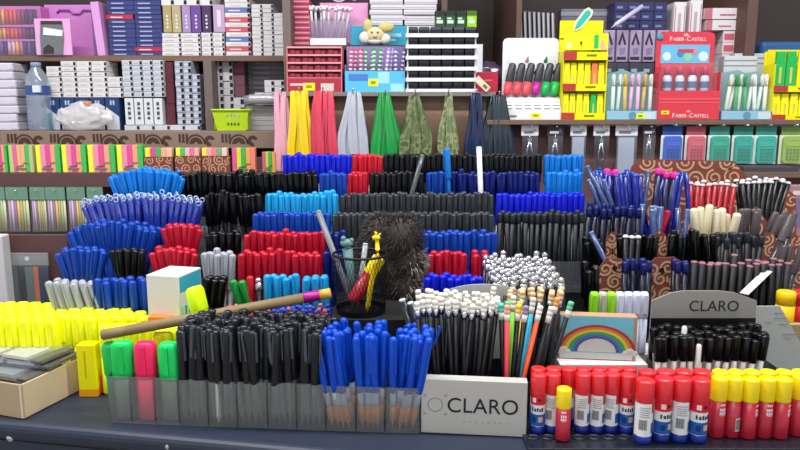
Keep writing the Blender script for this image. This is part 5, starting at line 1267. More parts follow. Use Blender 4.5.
sb_ = Proto('stamp_pad', B().box(-.0148, 0, 0, .0148, .05, h*.118).mesh('stamp_pad', [P('#1b1c20', .35)], .0015), [('grey_lid', B().box(-.0142, -.001, h*.085, .0142, .0, h*.115).box(-.014, .002, h*.118, .014, .05, h*.132).mesh('grey_lid', [P('#4a4c52', .3)]))])
for k in range(N):
    for c in range(6):
        sb_.put(T((o.location.x-w/2+w*(c+.5)/6, Yr_+.004, zC+.0010+h*k/N+.004)), 'black stamp pad on the white six-shelf rack', 'stamp pad', 'black stamp pads on the white rack')
for c, (hx, nm) in enumerate((('#2a4a30', 'first'), ('#2f5236', 'second'), ('#2a4a30', 'third'), ('#8ac81c', ''))):
    p0_, p1_ = W(435+c*10.6, 20, Yr_+.02).x, W(445+c*10.6, 20, Yr_+.02).x; z_ = zC+h*5/6+.004+h*.13; hh_ = W(400, 11, Yr_+.02).z-z_
    q = thing('stamp_box', (f'green-black little box with white text on the rack top, {nm} from the rack end' if nm else 'lime green little box on top of the black stamp rack'), 'box', ((p0_+p1_)/2, Yr_+.02, z_+.0005)); ww = (p1_-p0_)/2-.0006
    part('box_body', B().box(-ww, 0, 0, ww, .04, hh_), K(hx, .45), q, .0008)
    part('lid_band', B().box(-ww-.0003, -.0006, hh_*.72, ww+.0003, .0402, hh_+.0004), K('#26342a' if nm else '#4a6a20'), q)
    part('front_text', B().box(-ww*.7, -.0007, hh_*.25, ww*.6, -.0001, hh_*.45).box(-ww*.7, -.0007, hh_*.5, ww*.2, -.0001, hh_*.6), K('#c8d8c0'), q)
# red box, purple bag, tag
x0, x1 = W(476, 80, 2.05).x, W(498, 80, 2.05).x; h = W(400, 72, 2.05).z-zC
o = thing('red_box', 'crimson box beside the stamp rack under the purple bag', 'box', ((x0+x1)/2, 2.05, zC+.0005))
part('box_body', B().box(-(x1-x0)/2, 0, 0, (x1-x0)/2, .07, h), K('#b02840', .45), o, .001)
part('gold_print', B().box(-.008, -.0006, h*.55, .014, -.0001, h*.62), K('#c07a60'), o)
o = thing('purple_bag', 'rumpled violet plastic bag lying behind the crimson box', 'bag', (W(488, 72, 2.13).x, 2.17, zC+.0005))
gb = B(); bmesh.ops.create_icosphere(gb.bm, subdivisions=4, radius=1); hz_ = W(400, 61, 2.15).z-zC
for v in gb.bm.verts:
    n_ = v.co.normalized(); k_ = 1+.15*mn.noise(n_*2+Vector((5, 0, 0)))+.08*mn.noise(n_*6)
    v.co = Vector((n_.x*.055*k_, n_.y*.035*k_, max(0, hz_*.5+n_.z*hz_*.5*k_)))
for f in gb.bm.faces: f.smooth = True
part('bag_skin', gb, mat('violet_film', '#5a4c7e', .25, noise=.2, nscale=25), o)
p = W(474, 74, 2.0)
o = link('cream_tag', None, M=T((W(482, 84, 2.0).x, 1.992, W(400, 84, 2.0).z)) @ RY(.75)); tag(o, 'cream paper tag hanging aslant at the corner of the stamp rack', 'tag')
part('tag_sheet', B().box(-.024, 0, -.009, .024, .001, .009), K('#d8ccb0'), o)
part('tag_print', B().box(.004, -.0005, -.004, .018, 0, .004), K('#5a7a40'), o)
# marker display on board D with drop card
Ym = 2.0
x0, x1, z0, z1 = rect(505, 36, 562, 120, Ym); z0 = zD+.0005; w = x1-x0; h = z1-z0
o = thing('marker_display', 'white display card with coloured drops and six black-capped markers', 'display', ((x0+x1)/2, Ym, z0))
zsl = h*.30
rr = .012
bk_card = part('backing_card', B().prism([(-w/2, .0), (w/2, .0), (w/2, h-rr), (w/2-rr*.3, h-rr*.3), (w/2-rr, h), (-w/2+rr, h), (-w/2+rr*.3, h-rr*.3), (-w/2, h-rr)], .055, .058), K('#dcdce0', .5), o, M=T((0, 0, 0)))
part('base_box', B().prism([(0, 0), (.055, 0), (.055, zsl), (.020, zsl*.85), (0, zsl*.40)], -w/2, w/2, M=Matrix(((0, 1, 0, 0), (1, 0, 0, 0), (0, 0, 1, 0), (0, 0, 0, 1)))), K('#e0e0e2', .5), o)
ds = B()
for i, (hx) in enumerate(range(6)):
    xx = -w*.42+w*.168*i
    for s in range(4): ds.box(xx-.009+s*.0045*0, -.0005+.0068*s, zsl*(.44+.13*s), xx+.011, .0008+.0068*s, zsl*(.47+.13*s))
part('slot_lines', ds, K('#8a8a92'), o)
dr = [('#cfcfd2', 0), ('#b8b4b8', 1), ('#a86a8a', 0), ('#3a3a3c', 1), ('#0a6a4a', 0), ('#0a4a36', 1)]
for i, (hx, lowr) in enumerate(dr):
    b = B(); xx = -w*.40+w*.168*i; zq = h*(.72 if not lowr else .58)
    b.prism([(xx+.006*math.cos(a), zq+.006*math.sin(a)) for a in [PI*1.0+PI*k/8 for k in range(9)]]+[(xx+.0055, zq+.004), (xx+.004, zq+.015)], .0542, .0552)
    part('drop_print', b, K(hx), bk_card)
mk_ = [('#d84850', 'coral red', 'first'), ('#d84850', 'coral red', 'second'), ('#dc5058', 'coral red', 'third'), ('#b0208a', 'magenta', ''), ('#18a050', 'green', 'first'), ('#20b050', 'green', 'second')]
for i, (hx, nm, od) in enumerate(mk_):
    pr = Proto('chisel_marker', B().lathe([(.0065, 0), (.0105, .006), (.0105, .036)], 0, 14, sy=.7).mesh('chisel_marker', [P(hx, .3)]), [('cap', B().lathe([(.0106, .034), (.0110, .036), (.0096, .078), (.0060, .082)], 0, 14, sy=.7).mesh('cap', [P('#303236', .35)]))])
    xx = -w*.44+w*.168*i
    pr.put(T((o.location.x+xx, Ym+.030, z0+zsl*.98)) @ RY(.20) @ RX(-.12) @ Matrix.Diagonal((1.1, 1.1, 1.15, 1)), f'{od} {nm} marker with black cap in the white drop display'.strip(), 'marker')
part('front_print', B().box(-w*.40, -.0006, zsl*.10, -w*.28, 0, zsl*.18), K('#70707a'), o); tagm(o, T((w*.06, 0, zsl*.17)), .028, .014)
# yellow three-tier display
def yellow_display(px0, px1, px_split, rows, Y, label, topcard=True, grp=''):
    x0, x1 = W(px0, 70, Y).x, W(px1, 70, Y).x; w = x1-x0
    o = thing('highlighter_display', label, 'display', ((x0+x1)/2, Y, zD+.0005))
    ye = K('#ece00c', .5); lo_ = zD+.0005
    H = W(400, rows[0][0], Y).z-lo_
    part('display_back', B().box(-w/2, .062, 0, w/2, .065, H), ye, o)
    part('display_side', B().box(-w/2, .0, 0, -w/2+.002, .062, H*.8), ye, o); part('display_side', B().box(w/2-.002, .0, 0, w/2, .062, H*.8), ye, o)
    for k, (pt, pb, pf, cols) in enumerate(rows):      # top of cells, bottom (=ledge top), ledge bottom
        zt_, zl, zb_ = (W(400, v, Y).z-lo_ for v in (pt, pb, pf))
        zb_ = max(0, zb_)
        tf = part('tier_front', B().box(-w/2, -.002, zb_, w/2, .0, zl), ye, o)
        part('tier_floor', B().box(-w/2+.002, .0, zb_, w/2-.002, .062, zb_+.002), ye, o)
        part('red_patch', B().box(-w/2, -.0030, zb_+.001, -w/2+w*.30, -.0021, zl+.001), K('#b03a38', .5), tf)
        part('front_text', B().box(w*.02, -.0028, zb_+(zl-zb_)*.45, w*.25, -.0021, zb_+(zl-zb_)*.7), K('#7a7420'), tf)
        n = len(cols); cw = w*.95/n
        for i, (hx, nm) in enumerate(cols):
            if hx is None: continue
            hh = (zt_-zb_)*.97-.002
            pr = Proto('boxed_highlighter', B().box(-cw*.45, 0, 0, cw*.45, .012, hh*.72).mesh('boxed_highlighter', [K(hx, .4)], .001), [('cap', B().box(-cw*.40, .001, hh*.72, cw*.40, .011, hh).mesh('cap', [K(hx, .3)], .001)), ('print_line', B().box(-cw*.1, -.0005, hh*.2, cw*.1, -.0001, hh*.6).mesh('print_line', [K('#c8c060')]))])
            pr.put(T((o.location.x-w*.475+cw*(i+.5), Y+.006+.002*(i % 2), lo_+zb_+.0025)), f'{nm} highlighter in tier {("one", "two", "three")[k]} from the top of the {grp} yellow display', 'highlighter', f'{nm} highlighters, tier {("one", "two", "three")[k]}, {grp} yellow display')
    return o, w, lo_
Y5 = ('#f0e818', 'yellow'); G5 = ('#28b050', 'green'); O5 = ('#f08048', 'orange'); P5 = ('#f0a060', 'peach')
o, w, lo_ = yellow_display(563, 607, 0, [(33, 52, 60, [Y5, Y5, Y5, Y5, G5, P5]), (62, 84, 91, [Y5, Y5, Y5, Y5, O5, Y5]), (93, 113, 120, [Y5, Y5, Y5, Y5, G5, Y5])], 2.0, 'tall yellow three-tier highlighter display with a cut-out marker on top', grp='tall')
zt_ = W(400, 18, 2.0).z-lo_; zm_ = W(400, 36, 2.0).z-lo_
part('header_card', B().box(-w/2, .058, zm_-.0, w/2, .0615, zt_), K('#f4e410', .5), o)
part('front_flap', B().box(-w/2, .0, zm_*.0+W(400, 50, 2.0).z-lo_, w/2, .0015, W(400, 33.5, 2.0).z-lo_), K('#f0e620', .5), o)
zf_ = W(400, 50, 2.0).z-lo_; hf_ = W(400, 34, 2.0).z-lo_-zf_
part('flap_print', B().box(w*.18, -.0006, zf_+hf_*.1, w*.28, -.0001, zf_+hf_*.95, 0).prism([(w*.32, zf_+hf_*.05), (w*.48, zf_+hf_*.05), (w*.34, zf_+hf_*.8)], -.0006, -.0001, 1).prism([(-w*.15, zf_+hf_*.5), (-w*.08, zf_+hf_*.55), (-w*.10, zf_+hf_*.2)], -.0006, -.0001, 2).box(-w*.44, -.0006, zf_+hf_*.1, -w*.34, -.0001, zf_+hf_*.5, 3), [K('#28b858'), K('#f0b090'), K('#5a5a20'), K('#f6f0a0')], o)
# cut-out marker sign on top (white-edged, teal)
c0, c1 = W(580, 27, 2.0), W(595, 8, 2.0); d = c1-c0
cm = T((c0.x-o.location.x, .0545, c0.z-lo_)) @ RY(math.atan2(d.x, d.z))
l = d.length
part('marker_sign', B().prism([(-.004, -.003), (.004, -.003), (.013, l*.25), (.014, l*.9), (.008, l+.006), (-.008, l+.006), (-.014, l*.9), (-.013, l*.25)], 0, .003, 0).prism([(-.002, 0), (.002, 0), (.008, l*.28), (.009, l*.85), (.005, l), (-.005, l), (-.009, l*.85), (-.008, l*.28)], -.0008, 0, 1), [K('#e8ecc0'), K('#38b0a0')], o, M=cm, label='cut-out teal marker on a pale edge')
# navy boxes stacks with lilac standing boxes
Yn = 2.17
stack('navy_box', 'dark navy box in the stack above the lilac boxes', 'navy boxes above the lilac ones', 615, 668, 2, W(400, 30, Yn).z, Yn, 4, 3, K('#33365e', .45), .09, K('#7a7ca8'), notch=False)
for i in range(5):
    x0, x1 = W(602+i*13.4, 50, Yn).x, W(614.5+i*13.4, 50, Yn).x; z_ = W(400, 62, Yn).z; h = W(400, 30, Yn).z-z_; w2 = (x1-x0)/2
    o = thing('lilac_box', 'lilac upright box picturing a dark pen clip, in the row under the navy boxes', 'box', ((x0+x1)/2, Yn, z_+.0005), 'lilac pen boxes')
    part('box_body', B().box(-w2, 0, 0, w2, .09, h-.001), K('#a898b8', .5), o, .001)
    part('pen_picture', B().prism([(-w2*.65, h*.55), (w2*.0, h*.96), (w2*.7, h*.55), (w2*.4, h*.52), (0, h*.78), (-w2*.3, h*.52)], -.0008, -.0001).box(-w2*.75, -.0006, h*.06, w2*.75, -.0001, h*.16).box(-w2*.98, -.0006, 0, -w2*.86, -.0001, h-.001), K('#3a3248'), o)
    part('picture_patch', B().prism([(-w2*.3, h*.2), (w2*.5, h*.25), (w2*.6, h*.45), (-w2*.4, h*.42)], -.0005, -.0001), K('#8a7a9a'), o)
stack('dark_box', 'small dark box under the row of lilac boxes', 'small dark boxes under the lilac ones', 604, 668, 62.5, zA3, Yn, 5, 1, K('#4a4a5a', .5), .08, K('#b0b0b8'), notch=False)
lay(flatpen('clear_tube', P('#b8b4cc', .2), P('#d0ccdc'), .007, .12), W(611, 28, 2.10)+Vector((0, 0, 0)), W(634, 12, 2.12), 'pale clear tube lying aslant against the navy boxes', 'tube')
# clear folders leaning above the drop display
for i in range(8):
    x_ = W(523+i*4.6, 30, 2.2).x
    o = thing('clear_folder', 'silvery clear folder leaning behind the white drop display', 'folder', (x_, 2.19, zA3+.0005), 'clear folders')
    part('folder_cover', B().box(-.0045, 0, 0, .0045, .10, W(400, 11+i*.3, 2.19).z-zA3), mat('folder_silver', '#8a8890', .25, .3, noise=.2, nscale=30), o, .001, M=RY(-.06))
    part('spine', B().box(-.003, -.001, .02, .001, 0, W(400, 13, 2.19).z-zA3), P('#bab8c0', .3), o, M=RY(-.06))
x0, x1 = W(561, 20, 2.25).x, W(612, 20, 2.25).x
o = thing('grey_case', 'dark grey flat case behind the tall yellow display', 'case', ((x0+x1)/2, 2.25, zA3+.0005))
part('case_body', B().box(-(x1-x0)/2, 0, 0, (x1-x0)/2, .05, W(400, 9, 2.25).z-zA3), P('#6a6870', .4), o, .003)
part('case_rim', B().box(-(x1-x0)/2-.001, -.002, W(400, 16, 2.25).z-zA3, (x1-x0)/2+.001, 0, W(400, 12, 2.25).z-zA3), P('#8a8890', .4), o)
# white-red boxes near the upright
Yw = 2.17
for i, (a_, b_, t_) in enumerate(((674, 686, 2), (690, 702, 0))):
    x0, x1 = W(a_, 15, Yw).x, W(b_, 15, Yw).x; z_ = zA3+.0005; w2 = (x1-x0)/2; h = W(400, t_, Yw).z-z_
    o = thing('upright_carton', ('tall white box with a thin red frame standing behind the red header', 'tall white red-framed box standing next to the flat pink boxes')[i], 'box', ((x0+x1)/2, Yw, z_))
    part('box_body', B().box(-w2, 0, 0, w2, .07, h), K('#d8d4d6', .5), o, .001)
    part('red_frame', B().box(-w2*.85, -.0006, h*.1, -w2*.72, -.0001, h*.95).box(w2*.72, -.0006, h*.1, w2*.85, -.0001, h*.95), K('#b85a60'), o)
    part('print_column', B().box(-w2*.3, -.0006, h*.5, w2*.2, -.0001, h*.85), K('#a8a4aa'), o)
zz_ = zA3+.0005
seq = [(724, 748, 68, K('#c8646c', .5), 6, 2, 'rose and white small box in the stack between the red display and the upright', 30)]
x0, x1 = W(722, 50, Yw).x, W(747, 50, Yw).x
for r in range(4):
    zb_ = zA3+(W(400, 31, Yw).z-zA3)*r/4; hh = (W(400, 31, Yw).z-zA3)/4
    for c in range(2):
        o = thing('rose_box', 'rose-fronted small white box in the stack between the red display and the upright', 'box', (x0+(x1-x0)*(c+.5)/2, Yw, zb_+.0006), 'rose-fronted boxes'); w2 = (x1-x0)/4-.0006
        part('box_body', B().box(-w2, 0, 0, w2, .08, hh-.0008), K('#d8c8cc', .5), o, .0008)
        part('rose_panel', B().box(-w2*.8, -.0006, hh*.2, w2*.8, -.0001, hh*.75), K('#c05a6c'), o)
for i, (a_, b_, t_, bb_, lb) in enumerate(((706, 742, 20, 30.6, 'flat white box with red corner lying on the rose stack'), (704, 748, 8, 19.5, 'long flat white box topmost on the rose stack'))):
    x0, x1 = W(a_, 20, Yw).x, W(b_, 20, Yw).x; z_ = W(400, bb_, Yw).z; h = W(400, t_, Yw).z-z_; w2 = (x1-x0)/2
    o = thing('flat_box', lb, 'box', ((x0+x1)/2, Yw-.002, z_+.0008))
    part('box_body', B().box(-w2, 0, 0, w2, .09, h-.001), K('#d8d0d2', .5), o, .001)
    part('red_end', B().box(-w2, -.0006, 0, -w2*.65, -.0001, h-.001), K('#b86a78'), o)
    part('front_print', B().box(-w2*.3, -.0006, h*.3, w2*.4, -.0001, h*.45), K('#b86a78'), o)
stack('white_carton', 'white carton low behind the ivory pens', 'white cartons behind the ivory pens', 720, 747, 76, zD, 2.12, 1, 3, wc, .08, None)
# ---------------------------------------------------------------- red FABER-CASTELL display
Yf = 1.985
x0, x1 = W(660, 75, Yf).x, W(722, 75, Yf).x; w = x1-x0; lo_ = zD+.0005; H = W(400, 30, Yf).z-lo_
o = thing('brand_display', 'red white-lettered counter display with small bottles in its tray', 'display', ((x0+x1)/2, Yf, lo_))
rf = K('#d03c4a', .45); rf2 = K('#b83240', .5)
hf = lambda py: W(400, py, Yf).z-lo_
bcard = part('back_card', B().prism([(-w/2*.93, 0), (w/2*.93, 0), (w/2*.96, hf(34)), (w/2*.9, hf(31)), (w/2*.7, hf(29.5)), (-w/2*.78, hf(29.5)), (-w/2*.96, hf(35))], .052, .056), rf, o)
fbox = part('front_box', B().box(-w/2, 0, 0, w/2, .003, hf(91)).box(-w/2, .003, 0, -w/2+.003, .055, hf(72)).box(w/2-.003, .003, 0, w/2, .055, hf(72)).box(-w/2, .02, hf(93), w/2, .052, hf(91)), rf, o, .0008)
part('step_front', B().box(-w/2+.003, .046, hf(91), w/2-.003, .048, hf(66)), rf2, o)
part('fold_line', B().box(-w/2+.002, -.0008, hf(99.5), w/2-.002, 0, hf(98.5)).box(-w/2+.002, -.0008, hf(103), w/2-.002, 0, hf(102.3)), K('#e06a70'), o)
wh = K('#f0dcdc')
def brandtext(y, z, s, o, m=wh):
    t1 = text('F', s*1.25, m, o, T((-s*3.15, y, z+s*.08))); t2 = text('ABER', s, m, o, T((-s*1.55, y, z)))
    text('-', s, m, o, T((-s*.05, y, z))); text('C', s*1.25, m, o, T((s*.62, y, z+s*.08))); text('ASTELL', s, m, o, T((s*2.75, y, z)))
brandtext(.0514, hf(37.5), .0135, bcard); brandtext(-.0008, hf(116), .0135, fbox)
def emblem(y, z, s, o):
    b = B()
    b.tube([(-s, y, z-s*.3), (-s*.5, y, z+s*.25), (0, y, z+s*.4), (s*.5, y, z+s*.25), (s, y, z-s*.3)], s*.16, 0, 6); b.box(-s*.55, y-.0004, z-s*.35, s*.55, y, z-s*.1)
    part('emblem', b, wh, o)
emblem(.0512, hf(33.2), .008, bcard); emblem(-.0004, hf(111.5), .006, fbox)
bl = B().box(-w*.40, .0505, hf(62), w*.40, .0515, hf(43), 0)
for (cx, cz, r, mi) in ((-w*.30, 55, .012, 1), (w*.30, 55, .014, 1), (-w*.08, 52, .010, 2), (w*.05, 56, .012, 3), (w*.16, 50, .008, 4)): bl.lathe([(r, 0), (r, .0006)], mi, 14, T((cx, .0504, hf(cz))) @ RX(PI/2))
bl.box(-w*.12, .0496, hf(51), w*.13, .0502, hf(47.5), 5)
part('picture_panel', bl, [K('#6ab0d0'), K('#c8dce8'), K('#3a8aa8'), K('#8ac0a0'), K('#d87a80'), K('#c83a48')], bcard, label='light blue picture panel')
part('leaf_badge', B().ball((-w*.43, .049, hf(35)), .010, 0, (1, .2, .8), 12), K('#2a9aa8'), o); tagm(o, T((-w*.38, 0, hf(112.5))), .022, .010)
bot = Proto('small_bottle', B().lathe([(.0095, 0), (.0105, .002), (.0105, .034), (.005, .042)], 0, 14).mesh('small_bottle', [P('#c4cce0', .3)]), [('cap', B().lathe([(.0075, .040), (.0075, .058), (.005, .062)], 0, 12).mesh('cap', [P('#c02a60', .35)])), ('label_band', B().lathe([(.0108, .008), (.0108, .024)], 0, 14, cap=False).mesh('label_band', [P('#56688e', .4)]))])
for i in range(4): bot.put(T((o.location.x-w*.31+w*.205*i, Yf+.032, lo_+hf(91)+.0005)) @ Matrix.Diagonal((1.15, 1.15, 1.12, 1)), 'small bottle with crimson cap in the red counter display', 'bottle', 'small bottles in the red display')
part('clear_shield', B().pane(-w*.46, hf(91), w*.46, hf(62), .012), clear('shield', '#ffffff', .06, .14), o)
# two teal-tinted clear pen displays
def teal(px0, px1, label, pens, grp):
    Y = 1.99; x0, x1 = W(px0, 95, Y).x, W(px1, 95, Y).x; w = x1-x0; hf = lambda py: W(400, py, Y).z-lo_
    o = thing('pen_display', label, 'display', ((x0+x1)/2, Y, lo_))
    part('base_box', B().box(-w/2, 0, 0, w/2, .05, hf(111)), K('#8ab8cc', .5), o, .001)
    part('base_print', B().box(w*.22, -.0006, hf(119), w*.46, 0, hf(112), 0).lathe([(.011, 0), (.011, .0005)], 1, 16, T((.0, -.0002, hf(115.5))) @ RX(PI/2)), [K('#c0d0d8'), K('#5a90a8')], o)
    part('tinted_back', B().prism([(-w/2, hf(111)), (w/2, hf(111)), (w/2, hf(76)), (w*.38, hf(74)), (w*.3, hf(70.5)), (w*.05, hf(72)), (-w*.1, hf(69)), (-w*.4, hf(72)), (-w/2, hf(74))], .046, .049), mat('teal_card', '#7aa0a4', .4), o)
    part('back_print', B().prism([(-w*.25, hf(82)), (-w*.05, hf(84)), (-w*.1, hf(76)), (-w*.2, hf(78))], .0452, .0458), K('#c8d4d0'), o)
    part('clear_front', B().pane(-w/2, hf(111), w/2, hf(88), .002), clear('bin_clear', '#f4fafa', .06, .10), o)
    for i, (hx, nm, t_) in enumerate(pens):
        pr = Proto('click_pen', B().lathe([(.0048, 0), (.0052, .01), (.0052, .070)], 0, 12).mesh('click_pen', [P(hx, .35)]), [('cap', B().lathe([(.0054, .068), (.0056, .096), (.003, .102)], 0, 12).box(-.0015, -.008, .072, .0015, -.0062, .098).mesh('cap', [P(hx, .3)]))])
        pr.put(T((o.location.x-w*.43+w*.86*(i+.5)/len(pens), Y+.016+.012*(i % 2), lo_+hf(111)+.0008)) @ RY(t_), f'{nm} pen in the {grp} teal pen display', 'pen', f'{nm} pens in the {grp} teal display')
    return o
o = teal(608, 659, 'teal-backed pen display with pastel pens beside the tall yellow display', [('#d0e4dc', 'mint white', 0), ('#d0e8e0', 'mint white', .05), ('#d8b048', 'mustard', -.03), ('#e0a8d0', 'pink', .04), ('#e0b0d4', 'pink', 0), ('#d8a850', 'mustard', .06), ('#d0d4d0', 'pale grey', .0)], 'pastel')
tagm(o, T((.022, 0, W(400, 116, 1.99).z-lo_)), .026, .014)
teal(723, 774, 'teal-backed pen display with white and green pens beside the red display', [('#e0e0c8', 'ivory', .12), ('#e4e4d8', 'ivory', .2), ('#3a9a58', 'green', 0), ('#d8dcd0', 'grey white', .05), ('#3aa060', 'green', -.05), ('#e4e8e0', 'white', .1), ('#e8e8e0', 'white', -.06), ('#e0e4dc', 'white', .1), ('#e4e0d8', 'white', 0)], 'ivory')
for q, (a_, b_, py0, py1) in enumerate(((724, 757, 56, 73), (742, 775, 52, 60))):
    x0, x1 = W(a_, 65, 2.06).x, W(b_, 65, 2.06).x
    o = thing('white_carton', ('pale white carton standing behind the ivory pens', 'grey-white flat carton leaning behind the ivory pens')[q], 'box', ((x0+x1)/2, 2.06+.05*q, lo_)); h = W(400, py0, 2.06).z-lo_
    part('carton_body', B().box(-(x1-x0)/2, 0, 0, (x1-x0)/2, .035, h), K('#c4c8ca', .5), o, .001)
    part('carton_lines', B().box(-(x1-x0)/2, -.0006, h*.84, (x1-x0)/2, 0, h*.86).box(-(x1-x0)/2, -.0006, h*.92, (x1-x0)/2, 0, h*.94), K('#8a9094'), o)
# right yellow display and blue bag
o, w, lo2 = yellow_display(775, 822, 0, [(50, 86, 92, [G5, G5, ('#f0e818', 'yellow'), ('#f0e818', 'yellow')]), (93, 115, 122, [Y5, Y5, Y5, Y5, Y5])], 1.99, 'yellow highlighter display with green highlighters cut by the frame edge', grp='edge')
part('wave_print', B().prism([(-w*.02, .0), (w*.2, .0), (w*.2, .02), (w*.08, .016)], -.001, 0), K('#2a90b8'), o, M=T((0, .058, W(400, 62, 1.99).z-lo2)))
part('top_card', B().box(-w*.45, .0585, W(400, 72, 1.99).z-lo2, w/2, .0615, W(400, 48, 1.99).z-lo2), K('#f0d81c', .5), o)
o = thing('blue_pouch', 'blue zipped pouch on the shelf end behind the edge yellow display', 'pouch', (W(785, 60, 2.15).x, 2.16, lo_)); h = W(400, 41, 2.15).z-lo_; w2 = W(808, 60, 2.15).x-W(785, 60, 2.15).x
gb = B().box(-w2, 0, 0, w2, .07, h)
part('pouch_body', gb, mat('pouch_blue', '#22588e', .5, noise=.15, nscale=30), o, .012, seg=3)
part('flap', B().box(-w2*.9, -.003, h*.72, w2*.9, .0, h*.86), P('#1a3c6a', .5), o, .001)
part('white_print', B().box(-w2*.6, -.0012, h*.45, -w2*.1, -.0001, h*.55).box(-w2*.6, -.0012, h*.58, w2*.1, -.0001, h*.62), K('#9ab8d8'), o)

# ---------------------------------------------------------------- blister packs hanging under board D
rail = thing('hanging_rail', 'thin steel rail with the hanging blister packs', 'rail', (W(640, 127, 2.0).x, 2.0, W(400, 127, 2.0).z))
xa, xb = W(507, 127, 2.0).x-rail.location.x, W(815, 127, 2.0).x-rail.location.x
part('rail_bar', B().cyl((xa, 0, .004), (xb, 0, .004), .0017), STEEL, rail)
part('rail_bracket', B().box(xa, .0, .002, xa+.004, .0295, .006), STEEL, rail); part('rail_bracket', B().box(xb-.004, .0, .002, xb, .0295, .006), STEEL, rail)
def calc(px0, px1, col, colh, label):
    Y = 1.982; x0, x1 = W(px0, 145, Y).x, W(px1, 145, Y).x; w = x1-x0
    z1 = W(400, 125, Y).z; z0 = W(400, 164, Y).z; h = z1-z0
    o = thing('calculator_pack', label, 'calculator', ((x0+x1)/2, Y, z0))
    part('header_card', B().prism([(-w*.44, h*.74), (w*.44, h*.74), (w*.46, h*.96), (w*.12, h*.97), (w*.1, h*1.03), (-w*.1, h*1.03), (-w*.12, h*.97), (-w*.46, h*.96)], .002, .0035), K(colh, .5), o)
    part('backing_card', B().box(-w/2, .002, 0, w/2, .0035, h*.74), K('#dfe6e4' if col != '#90b24a' else '#dce4d0', .5), o)
    cbody = part('calculator_body', B().prism([(-w*.40, h*.08), (-w*.34, h*.03), (w*.34, h*.03), (w*.40, h*.08), (w*.40, h*.66), (w*.32, h*.72), (-w*.32, h*.72), (-w*.40, h*.66)], -.010, .0018), P(col, .35), o, .0012)
    part('screen', B().box(-w*.08, -.0108, h*.61, w*.24, -.0098, h*.655).prism([(-w*.30, h*.46), (w*.30, h*.46), (w*.34, h*.54), (w*.28, h*.58), (-w*.28, h*.58), (-w*.34, h*.54)], -.0112, -.0098), mat('calc_dark'+col, col, .25, coat=.5), cbody)
    kb_ = B()
    for r in range(4):
        for c in range(4): kb_.box(-w*.28+c*w*.15, -.0116, h*.10+r*h*.083, -w*.28+c*w*.15+w*.10, -.0099, h*.10+r*h*.083+h*.055)
    part('keypad_buttons', kb_, P(colh, .4), cbody)
    part('clear_blister', B().pane(-w*.46, h*.01, w*.46, h*.73, -.0135), clear('blister', '#ffffff', .03, .10), o)
    part('peg', B().cyl((0, -.022, h*1.0), (0, 2.028-Y, h*1.0), .0018).ball((0, -.022, h*1.0), .0032), STEEL, o, label='steel peg')
calc(661, 683, '#2c5ac4', '#2a4a90', 'blue pocket calculator in a hanging blister pack')
calc(685, 706, '#c85a66', '#a0485a', 'pink pocket calculator in a hanging blister pack')
calc(708, 730, '#0aa286', '#3a8070', 'teal pocket calculator hanging next to the pink one')
calc(732, 753.5, '#08a08c', '#2f7a6a', 'teal pocket calculator, middle one of the three teal packs')
calc(754, 777, '#0aa892', '#368272', 'teal pocket calculator hanging next to the lime one')
calc(779.5, 803, '#90b24a', '#6c8a4c', 'lime green pocket calculator in a hanging blister pack')
def compass(px0, px1, py1, label, kind):
    Y = 1.984; x0, x1 = W(px0, 145, Y).x, W(px1, 145, Y).x; w = x1-x0
    z1 = W(400, 125, Y).z; z0 = W(400, py1, Y).z; h = z1-z0
    o = thing('compass_pack', label, 'packet', ((x0+x1)/2, Y, z0))
    hz = h-.030
    part('header_card', B().box(-w/2, 0, hz, w/2, .0015, h).box(-w*.12, 0, h, w*.12, .0015, h+.006), K('#3c3a40' if kind == 'dark' else '#d8d8dc', .45), o)
    part('header_print', B().box(-w*.35, -.0006, hz+.006, w*.2, 0, hz+.013).tube([(w*.28+.004*math.cos(a), -.0004, hz+.014+.004*math.sin(a)) for a in [2*PI*k/10 for k in range(10)]], .0008, 0, 4, True), K('#c8c8cc' if kind == 'dark' else '#6a6a72'), o)
    part('film_bag', B().pane(-w*.46, 0, w*.46, hz, -.006), clear('pouch_film'+kind, '#e8eaf0', .32 if kind == 'pouch' else .10, .24, .15, '#b8c0d0'), o)
    if kind == 'pouch':
        part('white_insert', B().box(-w*.36, -.003, .004, w*.36, .001, hz*.96), K('#d4dae4', .4), o)
        part('round_seal', B().lathe([(.006, 0), (.006, .001)], 0, 14, T((w*.15, -.0065, .012)) @ RX(PI/2)), K('#e0e0e6'), o)
    else:
        part('compass_leg', B().tube([(-.001, -.002, hz*.88), (-w*.16, -.002, hz*.55), (-w*.17, -.002, .006)], [.0030, .0026, .0008], 0, 8), STEEL, o)
        part('compass_leg', B().tube([(.001, -.002, hz*.88), (w*.16, -.002, hz*.55), (w*.15, -.002, .012)], [.0030, .0026, .0012], 0, 8), STEEL, o)
        part('compass_joint', B().lathe([(.0062, -.003), (.0062, .003)], 0, 14, T((0, -.002, hz*.88)) @ RX(PI/2)).cyl((0, -.002, hz*.88), (0, -.002, hz+.003), .002), STEEL, o)
    part('peg', B().cyl((0, -.020, h-.004), (0, 2.028-Y, h-.004), .0018), STEEL, o, label='steel peg')
compass(521, 538, 172, 'silver drawing compass in a clear packet, next to the slate ribbons', 'clear')
compass(547, 563, 172, 'silver drawing compass in a packet with a dark header', 'dark')
compass(570, 586, 172, 'white-headed packet with a pale insert above the sky blue pens', 'pouch')
compass(593, 609, 176, 'white-headed compass packet beside the wide clear pouch', 'clear')
compass(615, 637, 180, 'wide pale clear pouch, widest of the hanging packets', 'pouch')
compass(642, 655, 166, 'silver compass in a narrow packet next to the blue calculator', 'dark')
